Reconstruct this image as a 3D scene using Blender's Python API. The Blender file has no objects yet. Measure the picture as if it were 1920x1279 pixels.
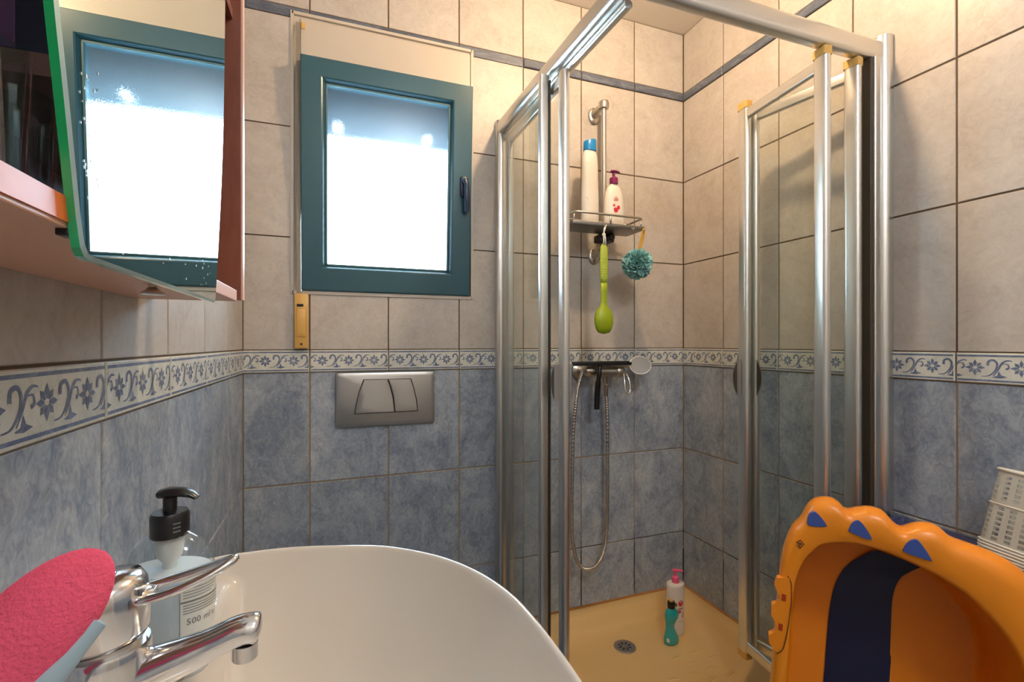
import bpy, bmesh, math, random
from mathutils import Vector, Matrix

PI = math.pi
SC = bpy.context.scene
COL = SC.collection
random.seed(7)

# ------------------------------------------------------------------ camera
EYE = 1.18
cam_d = bpy.data.cameras.new('camera')
cam = bpy.data.objects.new('camera', cam_d)
COL.objects.link(cam)
cam.location = (0, 0, EYE)
cam.rotation_euler = (PI / 2, 0, -0.3563)
cam_d.sensor_width = 36.0
cam_d.lens = 898.65 / 1920 * 36.0
cam_d.shift_y = 4.0 / 1920
cam_d.clip_start = 0.02
SC.camera = cam

# ------------------------------------------------------------------ world, lights, exposure
world = bpy.data.worlds.new('daylight')
SC.world = world
world.use_nodes = True
wb = world.node_tree.nodes['Background']
wb.inputs[0].default_value = (0.62, 0.82, 1.0, 1)
wb.inputs[1].default_value = 26.0

portal_d = bpy.data.lights.new('window_daylight', 'AREA')
portal_d.shape = 'RECTANGLE'
portal_d.size = 0.56
portal_d.size_y = 0.86
portal_d.cycles.is_portal = True
portal = bpy.data.objects.new('window_daylight', portal_d)
COL.objects.link(portal)
portal.location = (0.173, 1.90, 1.79)
portal.rotation_euler = (-PI / 2, 0, 0)

LAMP = (0.78, 0.98, 2.42)
lamp_d = bpy.data.lights.new('ceiling_bulb', 'POINT')
lamp_d.energy = 28
lamp_d.color = (1.0, 0.70, 0.41)
lamp_d.shadow_soft_size = 0.035
lamp_o = bpy.data.objects.new('ceiling_bulb', lamp_d)
COL.objects.link(lamp_o)
lamp_o.location = LAMP

FILL_LAMP = (0.50, -0.45, 2.36)  # unseen lamp added behind the camera as cool fill light
fill_d = bpy.data.lights.new('rear_fill', 'POINT')
fill_d.energy = 27
fill_d.color = (0.84, 0.92, 1.0)
fill_d.shadow_soft_size = 0.14
fill_o = bpy.data.objects.new('rear_fill', fill_d)
COL.objects.link(fill_o)
fill_o.location = (FILL_LAMP[0], FILL_LAMP[1], FILL_LAMP[2] - 0.02)

SC.view_settings.view_transform = 'Standard'
SC.view_settings.look = 'None'
SC.view_settings.gamma = 1
SC.view_settings.use_curve_mapping = False
SC.view_settings.exposure = -0.05
SC.cycles.max_bounces = 8
SC.cycles.diffuse_bounces = 4
SC.cycles.glossy_bounces = 4
SC.cycles.transparent_max_bounces = 16
SC.cycles.sample_clamp_indirect = 20.0
SC.cycles.caustics_reflective = False

# ------------------------------------------------------------------ materials
def srgb(r, g, b):
    f = lambda c: (c / 255 / 12.92) if c / 255 <= 0.04045 else ((c / 255 + 0.055) / 1.055) ** 2.4
    return (f(r), f(g), f(b), 1)

def new_mat(name):
    m = bpy.data.materials.new(name)
    m.use_nodes = True
    return m, m.node_tree.nodes, m.node_tree.links, m.node_tree.nodes['Principled BSDF']

def pmat(name, col, rough=0.4, metal=0.0, spec=0.5, noise=0.0, nscale=8, bump=0.0, bscale=60, coat=0.0, sheen=0.0, sss=0.0):
    m, N, L, p = new_mat(name)
    p.inputs['Base Color'].default_value = col
    p.inputs['Roughness'].default_value = rough
    p.inputs['Metallic'].default_value = metal
    p.inputs['Specular IOR Level'].default_value = spec
    p.inputs['Coat Weight'].default_value = coat
    p.inputs['Coat Roughness'].default_value = 0.05
    if sheen:
        p.inputs['Sheen Weight'].default_value = sheen
        p.inputs['Sheen Tint'].default_value = col
    if noise or bump:
        tc = N.new('ShaderNodeTexCoord')
    if noise:
        t = N.new('ShaderNodeTexNoise'); t.inputs['Scale'].default_value = nscale
        t.inputs['Detail'].default_value = 5
        L.new(tc.outputs['Object'], t.inputs['Vector'])
        mx = N.new('ShaderNodeMix'); mx.data_type = 'RGBA'
        mx.inputs['A'].default_value = tuple(c * (1 - noise) for c in col[:3]) + (1,)
        mx.inputs['B'].default_value = tuple(min(1, c * (1 + noise)) for c in col[:3]) + (1,)
        L.new(t.outputs['Fac'], mx.inputs['Factor'])
        L.new(mx.outputs['Result'], p.inputs['Base Color'])
    if bump:
        t2 = N.new('ShaderNodeTexNoise'); t2.inputs['Scale'].default_value = bscale
        t2.inputs['Detail'].default_value = 4
        L.new(tc.outputs['Object'], t2.inputs['Vector'])
        b = N.new('ShaderNodeBump'); b.inputs['Strength'].default_value = bump
        b.inputs['Distance'].default_value = 0.002
        L.new(t2.outputs['Fac'], b.inputs['Height'])
        L.new(b.outputs['Normal'], p.inputs['Normal'])
    return m

def tile_mat(name, stops, rough, scale, stretch=(1, 1, 1), hue=0.05, spec=0.5, streak=0.0):
    """mottled glazed tile; every tile takes its own piece of the pattern"""
    m, N, L, p = new_mat(name)
    tc = N.new('ShaderNodeTexCoord'); oi = N.new('ShaderNodeObjectInfo')
    mul = N.new('ShaderNodeMath'); mul.operation = 'MULTIPLY'; mul.inputs[1].default_value = 37.0
    L.new(oi.outputs['Random'], mul.inputs[0])
    add = N.new('ShaderNodeVectorMath'); add.operation = 'ADD'
    L.new(tc.outputs['Object'], add.inputs[0]); L.new(mul.outputs[0], add.inputs[1])
    mp = N.new('ShaderNodeMapping'); mp.inputs['Scale'].default_value = stretch
    L.new(add.outputs[0], mp.inputs['Vector'])
    a = N.new('ShaderNodeTexNoise'); a.inputs['Scale'].default_value = scale; a.inputs['Detail'].default_value = 9
    a.inputs['Roughness'].default_value = 0.68; a.inputs['Distortion'].default_value = 0.9
    L.new(mp.outputs[0], a.inputs['Vector'])
    b = N.new('ShaderNodeTexNoise'); b.inputs['Scale'].default_value = scale * 5.5; b.inputs['Detail'].default_value = 7
    b.inputs['Roughness'].default_value = 0.7; b.inputs['Distortion'].default_value = 1.6
    L.new(mp.outputs[0], b.inputs['Vector'])
    mx = N.new('ShaderNodeMath'); mx.operation = 'MULTIPLY_ADD'; mx.inputs[1].default_value = 0.55
    L.new(a.outputs['Fac'], mx.inputs[0])
    m2 = N.new('ShaderNodeMath'); m2.operation = 'MULTIPLY'; m2.inputs[1].default_value = 0.45
    L.new(b.outputs['Fac'], m2.inputs[0]); L.new(m2.outputs[0], mx.inputs[2])
    r = N.new('ShaderNodeValToRGB')
    els = r.color_ramp.elements
    els[0].position, els[0].color = stops[0]
    els[1].position, els[1].color = stops[-1]
    for pos, c in stops[1:-1]:
        e = els.new(pos); e.color = c
    L.new(mx.outputs[0], r.inputs['Fac'])
    hsv = N.new('ShaderNodeHueSaturation')
    mr = N.new('ShaderNodeMapRange'); mr.inputs['To Min'].default_value = 1 - hue; mr.inputs['To Max'].default_value = 1 + hue
    L.new(oi.outputs['Random'], mr.inputs['Value']); L.new(mr.outputs[0], hsv.inputs['Value'])
    L.new(r.outputs['Color'], hsv.inputs['Color']); L.new(hsv.outputs['Color'], p.inputs['Base Color'])
    p.inputs['Roughness'].default_value = rough
    p.inputs['Specular IOR Level'].default_value = spec
    bp = N.new('ShaderNodeBump'); bp.inputs['Strength'].default_value = 0.12; bp.inputs['Distance'].default_value = 0.0008
    L.new(b.outputs['Fac'], bp.inputs['Height']); L.new(bp.outputs['Normal'], p.inputs['Normal'])
    return m

def clear_mat(name, tint, rough=0.0, ior=1.45):
    """thin clear sheet: passes light, reflects by Fresnel"""
    m, N, L, p = new_mat(name)
    N.remove(p)
    tr = N.new('ShaderNodeBsdfTransparent'); tr.inputs['Color'].default_value = tint
    gl = N.new('ShaderNodeBsdfGlossy'); gl.inputs['Roughness'].default_value = rough
    lw = N.new('ShaderNodeLayerWeight'); lw.inputs['Blend'].default_value = 0.5
    pw = N.new('ShaderNodeMath'); pw.operation = 'POWER'; pw.inputs[1].default_value = 5.0
    L.new(lw.outputs['Facing'], pw.inputs[0])
    f0 = ((ior - 1) / (ior + 1)) ** 2
    ma = N.new('ShaderNodeMath'); ma.operation = 'MULTIPLY_ADD'; ma.inputs[1].default_value = 1 - f0; ma.inputs[2].default_value = f0
    L.new(pw.outputs[0], ma.inputs[0])
    mx = N.new('ShaderNodeMixShader')
    L.new(ma.outputs[0], mx.inputs[0]); L.new(tr.outputs[0], mx.inputs[1]); L.new(gl.outputs[0], mx.inputs[2])
    L.new(mx.outputs[0], N['Material Output'].inputs['Surface'])
    return m

def grout_mat():
    m, N, L, p = new_mat('grout')
    geo = N.new('ShaderNodeNewGeometry'); sep = N.new('ShaderNodeSeparateXYZ')
    L.new(geo.outputs['Position'], sep.inputs[0])
    nz = N.new('ShaderNodeTexNoise'); nz.inputs['Scale'].default_value = 7; nz.inputs['Detail'].default_value = 4
    L.new(geo.outputs['Position'], nz.inputs['Vector'])
    # brown joints above the border, pale tan below it
    up = N.new('ShaderNodeMapRange'); up.inputs['From Min'].default_value = 1.14; up.inputs['From Max'].default_value = 1.16
    L.new(sep.outputs['Z'], up.inputs['Value'])
    c1 = N.new('ShaderNodeMix'); c1.data_type = 'RGBA'
    c1.inputs['A'].default_value = srgb(165, 140, 110); c1.inputs['B'].default_value = srgb(100, 80, 60)
    L.new(up.outputs[0], c1.inputs['Factor'])
    # black mould in the lowest joints of the shower corner
    lo = N.new('ShaderNodeMapRange'); lo.inputs['From Min'].default_value = 0.42; lo.inputs['From Max'].default_value = 0.34
    L.new(sep.outputs['Z'], lo.inputs['Value'])
    sx = N.new('ShaderNodeMapRange'); sx.inputs['From Min'].default_value = 0.5; sx.inputs['From Max'].default_value = 0.6
    L.new(sep.outputs['X'], sx.inputs['Value'])
    th = N.new('ShaderNodeMapRange'); th.inputs['From Min'].default_value = 0.36; th.inputs['From Max'].default_value = 0.42
    L.new(nz.outputs['Fac'], th.inputs['Value'])
    a = N.new('ShaderNodeMath'); a.operation = 'MULTIPLY'; L.new(lo.outputs[0], a.inputs[0]); L.new(sx.outputs[0], a.inputs[1])
    b = N.new('ShaderNodeMath'); b.operation = 'MULTIPLY'; L.new(a.outputs[0], b.inputs[0]); L.new(th.outputs[0], b.inputs[1])
    c2 = N.new('ShaderNodeMix'); c2.data_type = 'RGBA'; c2.inputs['B'].default_value = srgb(28, 24, 20)
    L.new(b.outputs[0], c2.inputs['Factor']); L.new(c1.outputs['Result'], c2.inputs['A'])
    L.new(c2.outputs['Result'], p.inputs['Base Color'])
    p.inputs['Roughness'].default_value = 0.9
    return m

def wood_mat(name, c1, c2, rough=0.35):
    m, N, L, p = new_mat(name)
    tc = N.new('ShaderNodeTexCoord'); mp = N.new('ShaderNodeMapping'); mp.inputs['Scale'].default_value = (12, 3, 3)
    L.new(tc.outputs['Object'], mp.inputs['Vector'])
    nz = N.new('ShaderNodeTexNoise'); nz.inputs['Scale'].default_value = 6; nz.inputs['Detail'].default_value = 8; nz.inputs['Distortion'].default_value = 1.2
    L.new(mp.outputs[0], nz.inputs['Vector'])
    mx = N.new('ShaderNodeMix'); mx.data_type = 'RGBA'; mx.inputs['A'].default_value = c1; mx.inputs['B'].default_value = c2
    L.new(nz.outputs['Fac'], mx.inputs['Factor']); L.new(mx.outputs['Result'], p.inputs['Base Color'])
    p.inputs['Roughness'].default_value = rough
    return m

M = {}
M['grout'] = grout_mat()
M['tile_white'] = tile_mat('cream_tile', [(0.30, srgb(170, 161, 152)), (0.47, srgb(193, 185, 177)), (0.62, srgb(205, 198, 190))], 0.42, 7, (1, 1, 1), 0.03)
M['tile_blue'] = tile_mat('blue_tile', [(0.30, srgb(102, 117, 140)), (0.44, srgb(142, 152, 168)), (0.54, srgb(168, 177, 188)), (0.68, srgb(200, 205, 209))], 0.24, 9, (1.2, 0.8, 1), 0.05)
M['tile_border'] = tile_mat('border_tile', [(0.35, srgb(196, 198, 188)), (0.5, srgb(222, 222, 212)), (0.65, srgb(232, 232, 224))], 0.15, 14, (1, 1, 1), 0.02)
M['motif'] = tile_mat('border_print', [(0.32, srgb(84, 98, 130)), (0.5, srgb(112, 126, 156)), (0.66, srgb(156, 166, 188))], 0.2, 30, (1, 1, 1), 0.03)
M['strip'] = tile_mat('strip_tile', [(0.32, srgb(72, 80, 96)), (0.5, srgb(100, 108, 124)), (0.66, srgb(136, 142, 154))], 0.25, 16, (0.5, 2, 1), 0.03)
M['paint'] = pmat('ceiling_paint', srgb(226, 220, 212), 0.8, noise=0.02)
M['floor'] = tile_mat('floor_tile', [(0.3, srgb(70, 76, 86)), (0.5, srgb(110, 116, 126)), (0.7, srgb(150, 154, 160))], 0.3, 9)
M['cream'] = pmat('cream_lacquer', srgb(206, 196, 182), 0.3, noise=0.03)
M['teal'] = pmat('dark_teal_lacquer', srgb(46, 88, 102), 0.28, noise=0.06, nscale=5)
M['teal_bead'] = pmat('teal_bead', srgb(70, 104, 110), 0.3)
M['black'] = pmat('black_plastic', srgb(20, 20, 22), 0.3)
M['yellowed'] = pmat('yellowed_plastic', srgb(222, 176, 96), 0.4, noise=0.05)
M['strap'] = pmat('grey_webbing', srgb(146, 138, 128), 0.9, bump=0.4, bscale=300)
M['shutter'] = pmat('shutter_slat', srgb(84, 112, 130), 0.6)
M['alu'] = pmat('satin_aluminium', srgb(226, 225, 221), 0.3, 1.0)
M['alu_shade'] = pmat('bronze_anodised_gasket', srgb(70, 62, 50), 0.5)
M['chrome'] = pmat('chrome', srgb(222, 222, 224), 0.13, 1.0)
M['satin'] = pmat('satin_chrome', srgb(190, 187, 184), 0.28, 1.0)
M['nickel'] = pmat('dull_nickel', srgb(196, 190, 180), 0.3, 1.0)
M['grey_metal'] = pmat('grey_metal', srgb(128, 126, 124), 0.38, 0.7)
M['ceramic'] = pmat('white_ceramic', srgb(210, 202, 191), 0.1, coat=0.6)
M['acrylic'] = pmat('cream_acrylic', srgb(226, 188, 126), 0.25, noise=0.04, nscale=5, coat=0.3)
M['glass'] = clear_mat('shower_glass', (0.975, 0.988, 0.975, 1), 0.0, 1.35)
M['clear'] = clear_mat('clear_plastic', (0.88, 0.93, 0.96, 1), 0.06, 1.75)
M['tumbler'] = clear_mat('tumbler_glass', (0.86, 0.92, 0.94, 1), 0.05, 2.0)
M['mirror'] = pmat('mirror_silver', srgb(226, 236, 234), 0.0, 1.0)
M['green_edge'] = pmat('green_glass_edge', srgb(10, 165, 100), 0.12, coat=1.0)
M['pale_edge'] = pmat('mirror_bevel', srgb(190, 220, 224), 0.1, 0.6)
M['cherry'] = wood_mat('cherry_wood', srgb(120, 68, 52), srgb(150, 90, 70))
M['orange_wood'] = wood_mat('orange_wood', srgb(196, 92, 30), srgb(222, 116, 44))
M['laminate'] = pmat('pale_pink_laminate', srgb(222, 172, 146), 0.4, noise=0.03)
M['white_plastic'] = pmat('white_plastic', srgb(232, 226, 216), 0.35)
M['pink_plush'] = pmat('pink_plush', srgb(224, 84, 114), 0.95, noise=0.12, nscale=60, bump=0.9, bscale=420, sheen=0.8)
M['pale_grey'] = pmat('pale_grey_plastic', srgb(150, 172, 184), 0.35)
M['orange'] = pmat('orange_plastic', srgb(246, 146, 28), 0.32, noise=0.03, nscale=6)
M['navy'] = pmat('navy_rubber', srgb(28, 32, 66), 0.45)
M['insert_blue'] = pmat('blue_rubber', srgb(58, 82, 158), 0.5)
M['dark_print'] = pmat('dark_print', srgb(66, 44, 22), 0.6)
M['print_grey'] = pmat('grey_print', srgb(120, 122, 120), 0.6)
M['slate'] = pmat('slate_purple_plastic', srgb(74, 78, 120), 0.4, noise=0.04)
M['basket'] = pmat('basket_plastic', srgb(240, 236, 224), 0.5)
M['green'] = pmat('lime_plastic', srgb(150, 172, 24), 0.35)
M['green_light'] = pmat('lime_grip', srgb(178, 196, 70), 0.45)
M['teal_mesh'] = pmat('teal_netting', srgb(160, 214, 214), 0.6, sheen=0.4)
M['yellow'] = pmat('yellow_cord', srgb(228, 170, 30), 0.6)
M['white_cord'] = pmat('white_cord', srgb(232, 230, 224), 0.8)
M['blue_cap'] = pmat('blue_cap', srgb(20, 130, 200), 0.3)
M['purple'] = pmat('purple_pump', srgb(130, 18, 92), 0.3)
M['pink'] = pmat('pink_pump', srgb(238, 92, 140), 0.35)
M['red'] = pmat('red_print', srgb(206, 44, 60), 0.5)
M['turquoise'] = pmat('turquoise_gel', srgb(24, 168, 172), 0.15, coat=0.6)
M['liquid'] = pmat('white_soap', srgb(226, 232, 234), 0.4)
M['label_pale'] = pmat('pale_label', srgb(222, 222, 214), 0.5)
M['maroon'] = pmat('maroon_card', srgb(150, 66, 84), 0.6)
M['violet'] = pmat('violet_card', srgb(84, 70, 116), 0.6)
M['bulb'] = pmat('lamp_glass', srgb(255, 236, 206), 0.4)
M['bulb'].node_tree.nodes['Principled BSDF'].inputs['Emission Color'].default_value = (1.0, 0.76, 0.5, 1)
M['bulb'].node_tree.nodes['Principled BSDF'].inputs['Emission Strength'].default_value = 3.0

def frosted():
    m, N, L, p = new_mat('frosted_pane')
    N.remove(p)
    tc = N.new('ShaderNodeTexCoord')
    nz = N.new('ShaderNodeTexNoise'); nz.inputs['Scale'].default_value = 260; nz.inputs['Detail'].default_value = 2
    L.new(tc.outputs['Object'], nz.inputs['Vector'])
    bp = N.new('ShaderNodeBump'); bp.inputs['Strength'].default_value = 1.0; bp.inputs['Distance'].default_value = 0.004
    L.new(nz.outputs['Fac'], bp.inputs['Height'])
    tr = N.new('ShaderNodeBsdfTransparent'); tr.inputs['Color'].default_value = (0.9, 0.96, 0.97, 1)
    rf = N.new('ShaderNodeBsdfRefraction'); rf.inputs['IOR'].default_value = 1.12; rf.inputs['Roughness'].default_value = 0.35
    L.new(bp.outputs['Normal'], rf.inputs['Normal'])
    gl = N.new('ShaderNodeBsdfGlossy'); gl.inputs['Roughness'].default_value = 0.2
    a = N.new('ShaderNodeMixShader'); a.inputs[0].default_value = 0.5
    L.new(tr.outputs[0], a.inputs[1]); L.new(rf.outputs[0], a.inputs[2])
    b = N.new('ShaderNodeMixShader'); b.inputs[0].default_value = 0.02
    tl = N.new('ShaderNodeBsdfTranslucent'); tl.inputs['Color'].default_value = (0.75, 0.9, 1.0, 1)
    a2 = N.new('ShaderNodeMixShader'); a2.inputs[0].default_value = 0.04
    L.new(a.outputs[0], a2.inputs[1]); L.new(tl.outputs[0], a2.inputs[2])
    L.new(a2.outputs[0], b.inputs[1]); L.new(gl.outputs[0], b.inputs[2])
    L.new(b.outputs[0], N['Material Output'].inputs['Surface'])
    return m
M['frosted'] = frosted()

# ------------------------------------------------------------------ object helpers
def chain_offset(p):
    v = Vector((0, 0, 0))
    while p is not None:
        v += p.location
        p = p.parent
    return v

def obj(name, bm, mat, parent=None, smooth=False, local=False, auto=None, seat=True):
    """link a bmesh as ONE object. Vertices are in world space unless local=True."""
    if not local:
        if parent is None:
            if seat and len(bm.verts):
                xs = [v.co.x for v in bm.verts]; ys = [v.co.y for v in bm.verts]; zs = [v.co.z for v in bm.verts]
                off = Vector(((min(xs) + max(xs)) / 2, (min(ys) + max(ys)) / 2, min(zs)))
            else:
                off = Vector((0, 0, 0))
        else:
            off = chain_offset(parent)
        bmesh.ops.translate(bm, verts=bm.verts, vec=-off)
    bmesh.ops.recalc_face_normals(bm, faces=bm.faces)
    me = bpy.data.meshes.new(name)
    bm.to_mesh(me); bm.free()
    mats = mat if isinstance(mat, (list, tuple)) else [mat]
    for x in mats:
        me.materials.append(M[x] if isinstance(x, str) else x)
    if smooth:
        for f in me.polygons:
            f.use_smooth = True
        if auto:
            me.set_sharp_from_angle(angle=math.radians(auto))
    o = bpy.data.objects.new(name, me)
    COL.objects.link(o)
    if parent is not None:
        o.parent = parent
    if not local and parent is None:
        o.location = off
    return o

def tag(o, label, cat, group=None):
    o['label'] = label; o['category'] = cat
    if group:
        o['group'] = group
    return o

def thing(name, label, cat, loc, group=None):
    o = bpy.data.objects.new(name, None)
    COL.objects.link(o)
    o.location = loc
    o.empty_display_size = 0.05
    return tag(o, label, cat, group)

def struct(o):
    o['kind'] = 'structure'
    return o

def nb():
    return bmesh.new()

def box(bm, x0, x1, y0, y1, z0, z1, bev=0.0, seg=2):
    r = bmesh.ops.create_cube(bm, size=1)
    vs = r['verts']
    for v in vs:
        v.co = Vector(((x0 + x1) / 2 + v.co.x * (x1 - x0), (y0 + y1) / 2 + v.co.y * (y1 - y0), (z0 + z1) / 2 + v.co.z * (z1 - z0)))
    if bev:
        es = list({e for v in vs for e in v.link_edges})
        bmesh.ops.bevel(bm, geom=es, offset=bev, segments=seg, affect='EDGES', profile=0.5)
    return bm

def rings(bm, rs, cap0=True, cap1=True, closed=True):
    """skin a list of equal-length point rings"""
    vr = [[bm.verts.new(p) for p in r] for r in rs]
    n = len(vr[0])
    for i in range(len(vr) - 1):
        for j in range(n if closed else n - 1):
            k = (j + 1) % n
            bm.faces.new((vr[i][j], vr[i][k], vr[i + 1][k], vr[i + 1][j]))
    if cap0 and closed:
        bm.faces.new(vr[0][::-1])
    if cap1 and closed:
        bm.faces.new(vr[-1])
    return vr

def lathe(bm, prof, c=(0, 0, 0), seg=28, sx=1.0, sy=1.0, axis='Z', cap0=True, cap1=True, rot=0.0):
    c = Vector(c); rs = []
    for r, h in prof:
        ring = []
        for i in range(seg):
            a = 2 * PI * i / seg
            x, y = r * math.cos(a) * sx, r * math.sin(a) * sy
            x, y = x * math.cos(rot) - y * math.sin(rot), x * math.sin(rot) + y * math.cos(rot)
            p = Vector((x, y, h))
            if axis == 'Y':
                p = Vector((x, -h, y))
            elif axis == 'X':
                p = Vector((h, x, y))
            ring.append(c + p)
        rs.append(ring)
    return rings(bm, rs, cap0, cap1)

def frame_axes(t):
    t = t.normalized()
    up = Vector((0, 0, 1)) if abs(t.z) < 0.9 else Vector((0, 1, 0))
    a = t.cross(up).normalized()
    return a, t.cross(a).normalized()

def tube(bm, pts, r, seg=10, flat=1.0):
    pts = [Vector(p) for p in pts]
    rs = []
    a = None
    for i, p in enumerate(pts):
        t = (pts[min(i + 1, len(pts) - 1)] - pts[max(i - 1, 0)]).normalized()
        if a is None:
            a, b = frame_axes(t)
        else:
            a = (a - t * a.dot(t)).normalized(); b = t.cross(a)
        rr = r[i] if isinstance(r, (list, tuple)) else r
        rs.append([p + a * (rr * math.cos(2 * PI * k / seg)) + b * (rr * flat * math.sin(2 * PI * k / seg)) for k in range(seg)])
    return rings(bm, rs)

def cat(pts, n=8, closed=False):
    """Catmull-Rom through the points"""
    pts = [Vector(p) for p in pts]
    out = []
    m = len(pts)
    for i in range(m if closed else m - 1):
        if closed:
            p0, p1, p2, p3 = pts[(i - 1) % m], pts[i], pts[(i + 1) % m], pts[(i + 2) % m]
        else:
            p0, p1, p2, p3 = pts[max(i - 1, 0)], pts[i], pts[i + 1], pts[min(i + 2, m - 1)]
        for k in range(n):
            t = k / n
            out.append(0.5 * ((2 * p1) + (p2 - p0) * t + (2 * p0 - 5 * p1 + 4 * p2 - p3) * t * t + (3 * p1 - p0 - 3 * p2 + p3) * t ** 3))
    if not closed:
        out.append(pts[-1])
    return out

def prism(bm, poly, fn, d0, d1):
    """poly in 2-D, fn(u, v, d) -> world"""
    a = [bm.verts.new(fn(u, v, d0)) for u, v in poly]
    b = [bm.verts.new(fn(u, v, d1)) for u, v in poly]
    n = len(a)
    bm.faces.new(a); bm.faces.new(b[::-1])
    for i in range(n):
        j = (i + 1) % n
        bm.faces.new((a[j], a[i], b[i], b[j]))
    return bm

def rrect(hx, hy, r, n=6):
    pts = []
    for cx, cy, a0 in ((hx - r, hy - r, 0), (-hx + r, hy - r, PI / 2), (-hx + r, -hy + r, PI), (hx - r, -hy + r, 1.5 * PI)):
        for k in range(n + 1):
            a = a0 + PI / 2 * k / n
            pts.append((cx + r * math.cos(a), cy + r * math.sin(a)))
    return pts

def post(bm, cx, cy, hx, hy, z0, z1, r=0.008, ang=0.0):
    ca, sa = math.cos(ang), math.sin(ang)
    pr = rrect(hx, hy, r, 5)
    rs = [[Vector((cx + x * ca - y * sa, cy + x * sa + y * ca, z)) for x, y in pr] for z in (z0, z1)]
    return rings(bm, rs)

def text_mesh(bm, body, size, fn, depth=0.0003, align='CENTER'):
    cu = bpy.data.curves.new('lettering', 'FONT')
    cu.body = body; cu.size = size; cu.align_x = align; cu.resolution_u = 2
    t = bpy.data.objects.new('lettering', cu)
    COL.objects.link(t)
    dg = bpy.context.evaluated_depsgraph_get(); dg.update()
    me = bpy.data.meshes.new_from_object(t.evaluated_get(dg))
    vs = [bm.verts.new(fn(v.co.x, v.co.y, depth)) for v in me.vertices]
    for f in me.polygons:
        try:
            bm.faces.new([vs[i] for i in f.vertices])
        except ValueError:
            pass
    bpy.data.objects.remove(t); bpy.data.curves.remove(cu); bpy.data.meshes.remove(me)

# ------------------------------------------------------------------ the room
XL, XR, YB, YF = -0.2636, 1.4142, 1.68, -1.0
ZC = 2.51
TW, GAP = 0.2476, 0.0042
ROWS = [('tile_blue', 0.012, 0.3706), ('tile_blue', 0.3706, 0.7286), ('tile_blue', 0.7286, 1.0865), ('border', 1.0865, 1.158),
        ('tile_white', 1.158, 1.5183), ('tile_white', 1.5183, 1.8716), ('tile_white', 1.8716, 2.2214), ('strip', 2.2214, 2.2549), ('tile_white', 2.2549, ZC)]
WIN = (-0.1254, 0.4700, 1.3425, 2.2382)   # window opening x0 x1 z0 z1

floor = struct(obj('floor', box(nb(), XL - 0.2, XR + 0.2, YF - 0.2, YB + 0.25, -0.1, 0.0), 'floor', seat=False))
ceiling = struct(obj('ceiling', box(nb(), XL - 0.2, XR + 0.2, YF - 0.2, YB + 0.25, ZC, ZC + 0.1), 'paint', seat=False))
REC = 0.0025
b = nb()
y0, y1 = YB + REC, YB + 0.25
box(b, XL - 0.2, WIN[0], y0, y1, 0, ZC); box(b, WIN[1], XR + 0.2, y0, y1, 0, ZC)
box(b, WIN[0], WIN[1], y0, y1, 0, WIN[2]); box(b, WIN[0], WIN[1], y0, y1, WIN[3], ZC)
wall_back = struct(obj('wall_back', b, 'grout', seat=False))
wall_left = struct(obj('wall_left', box(nb(), XL - 0.2, XL - REC, YF - 0.2, YB + REC, 0, ZC), 'grout', seat=False))
wall_right = struct(obj('wall_right', box(nb(), XR + REC, XR + 0.2, YF - 0.2, YB + REC, 0, ZC), 'grout', seat=False))
wall_front = struct(obj('wall_front', box(nb(), XL - REC, XR + REC, YF - 0.2, YF, 0, ZC), 'paint', seat=False))

TILES = {}
def tile_mesh(kind, w, h, cut=None):
    """cut: list of (x0,x1,y0,y1) cells kept, for tiles sawn round the window"""
    key = (kind, round(w, 4), round(h, 4), str(cut))
    if key in TILES:
        return TILES[key]
    bm = nb()
    ch = 0.0014
    proud = 0.004 if kind in ('strip', 'border') else 0.0
    if cut is None:
        a, c = w / 2, h / 2
        def ring(i, z):
            return [(-a + i, -c + i, z), (a - i, -c + i, z), (a - i, c - i, z), (-a + i, c - i, z)]
        if kind == 'strip':
            rs = [ring(0, -0.009), ring(0, 0.001), ring(0.003, proud)]
        else:
            rs = [ring(0, -0.009), ring(0, proud - ch), ring(ch, proud)]
        rings(bm, [[Vector(p) for p in r] for r in rs])
    else:
        for (p, q, r, s) in cut:
            box(bm, p, q, r, s, -0.009, 0)
    bmesh.ops.recalc_face_normals(bm, faces=bm.faces)
    me = bpy.data.meshes.new(kind)
    bm.to_mesh(me); bm.free()
    me.materials.append(M['tile_border' if kind == 'border' else kind])
    TILES[key] = me
    return me

def ribbon(pts, w0, w1, wm=None):
    """tapered stroke outline from a 2-D polyline"""
    P = [Vector((p.x, p.y)) for p in cat([Vector((x, y, 0)) for x, y in pts], 6)]
    L, R = [], []
    n = len(P)
    for i, p in enumerate(P):
        t = (P[min(i + 1, n - 1)] - P[max(i - 1, 0)]).normalized()
        nn = Vector((-t.y, t.x))
        s = i / (n - 1)
        w = w0 + (w1 - w0) * s if wm is None else (w0 + (wm - w0) * s * 2 if s < 0.5 else wm + (w1 - wm) * (s - 0.5) * 2)
        L.append(p + nn * w / 2); R.append(p - nn * w / 2)
    return L, R

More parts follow.
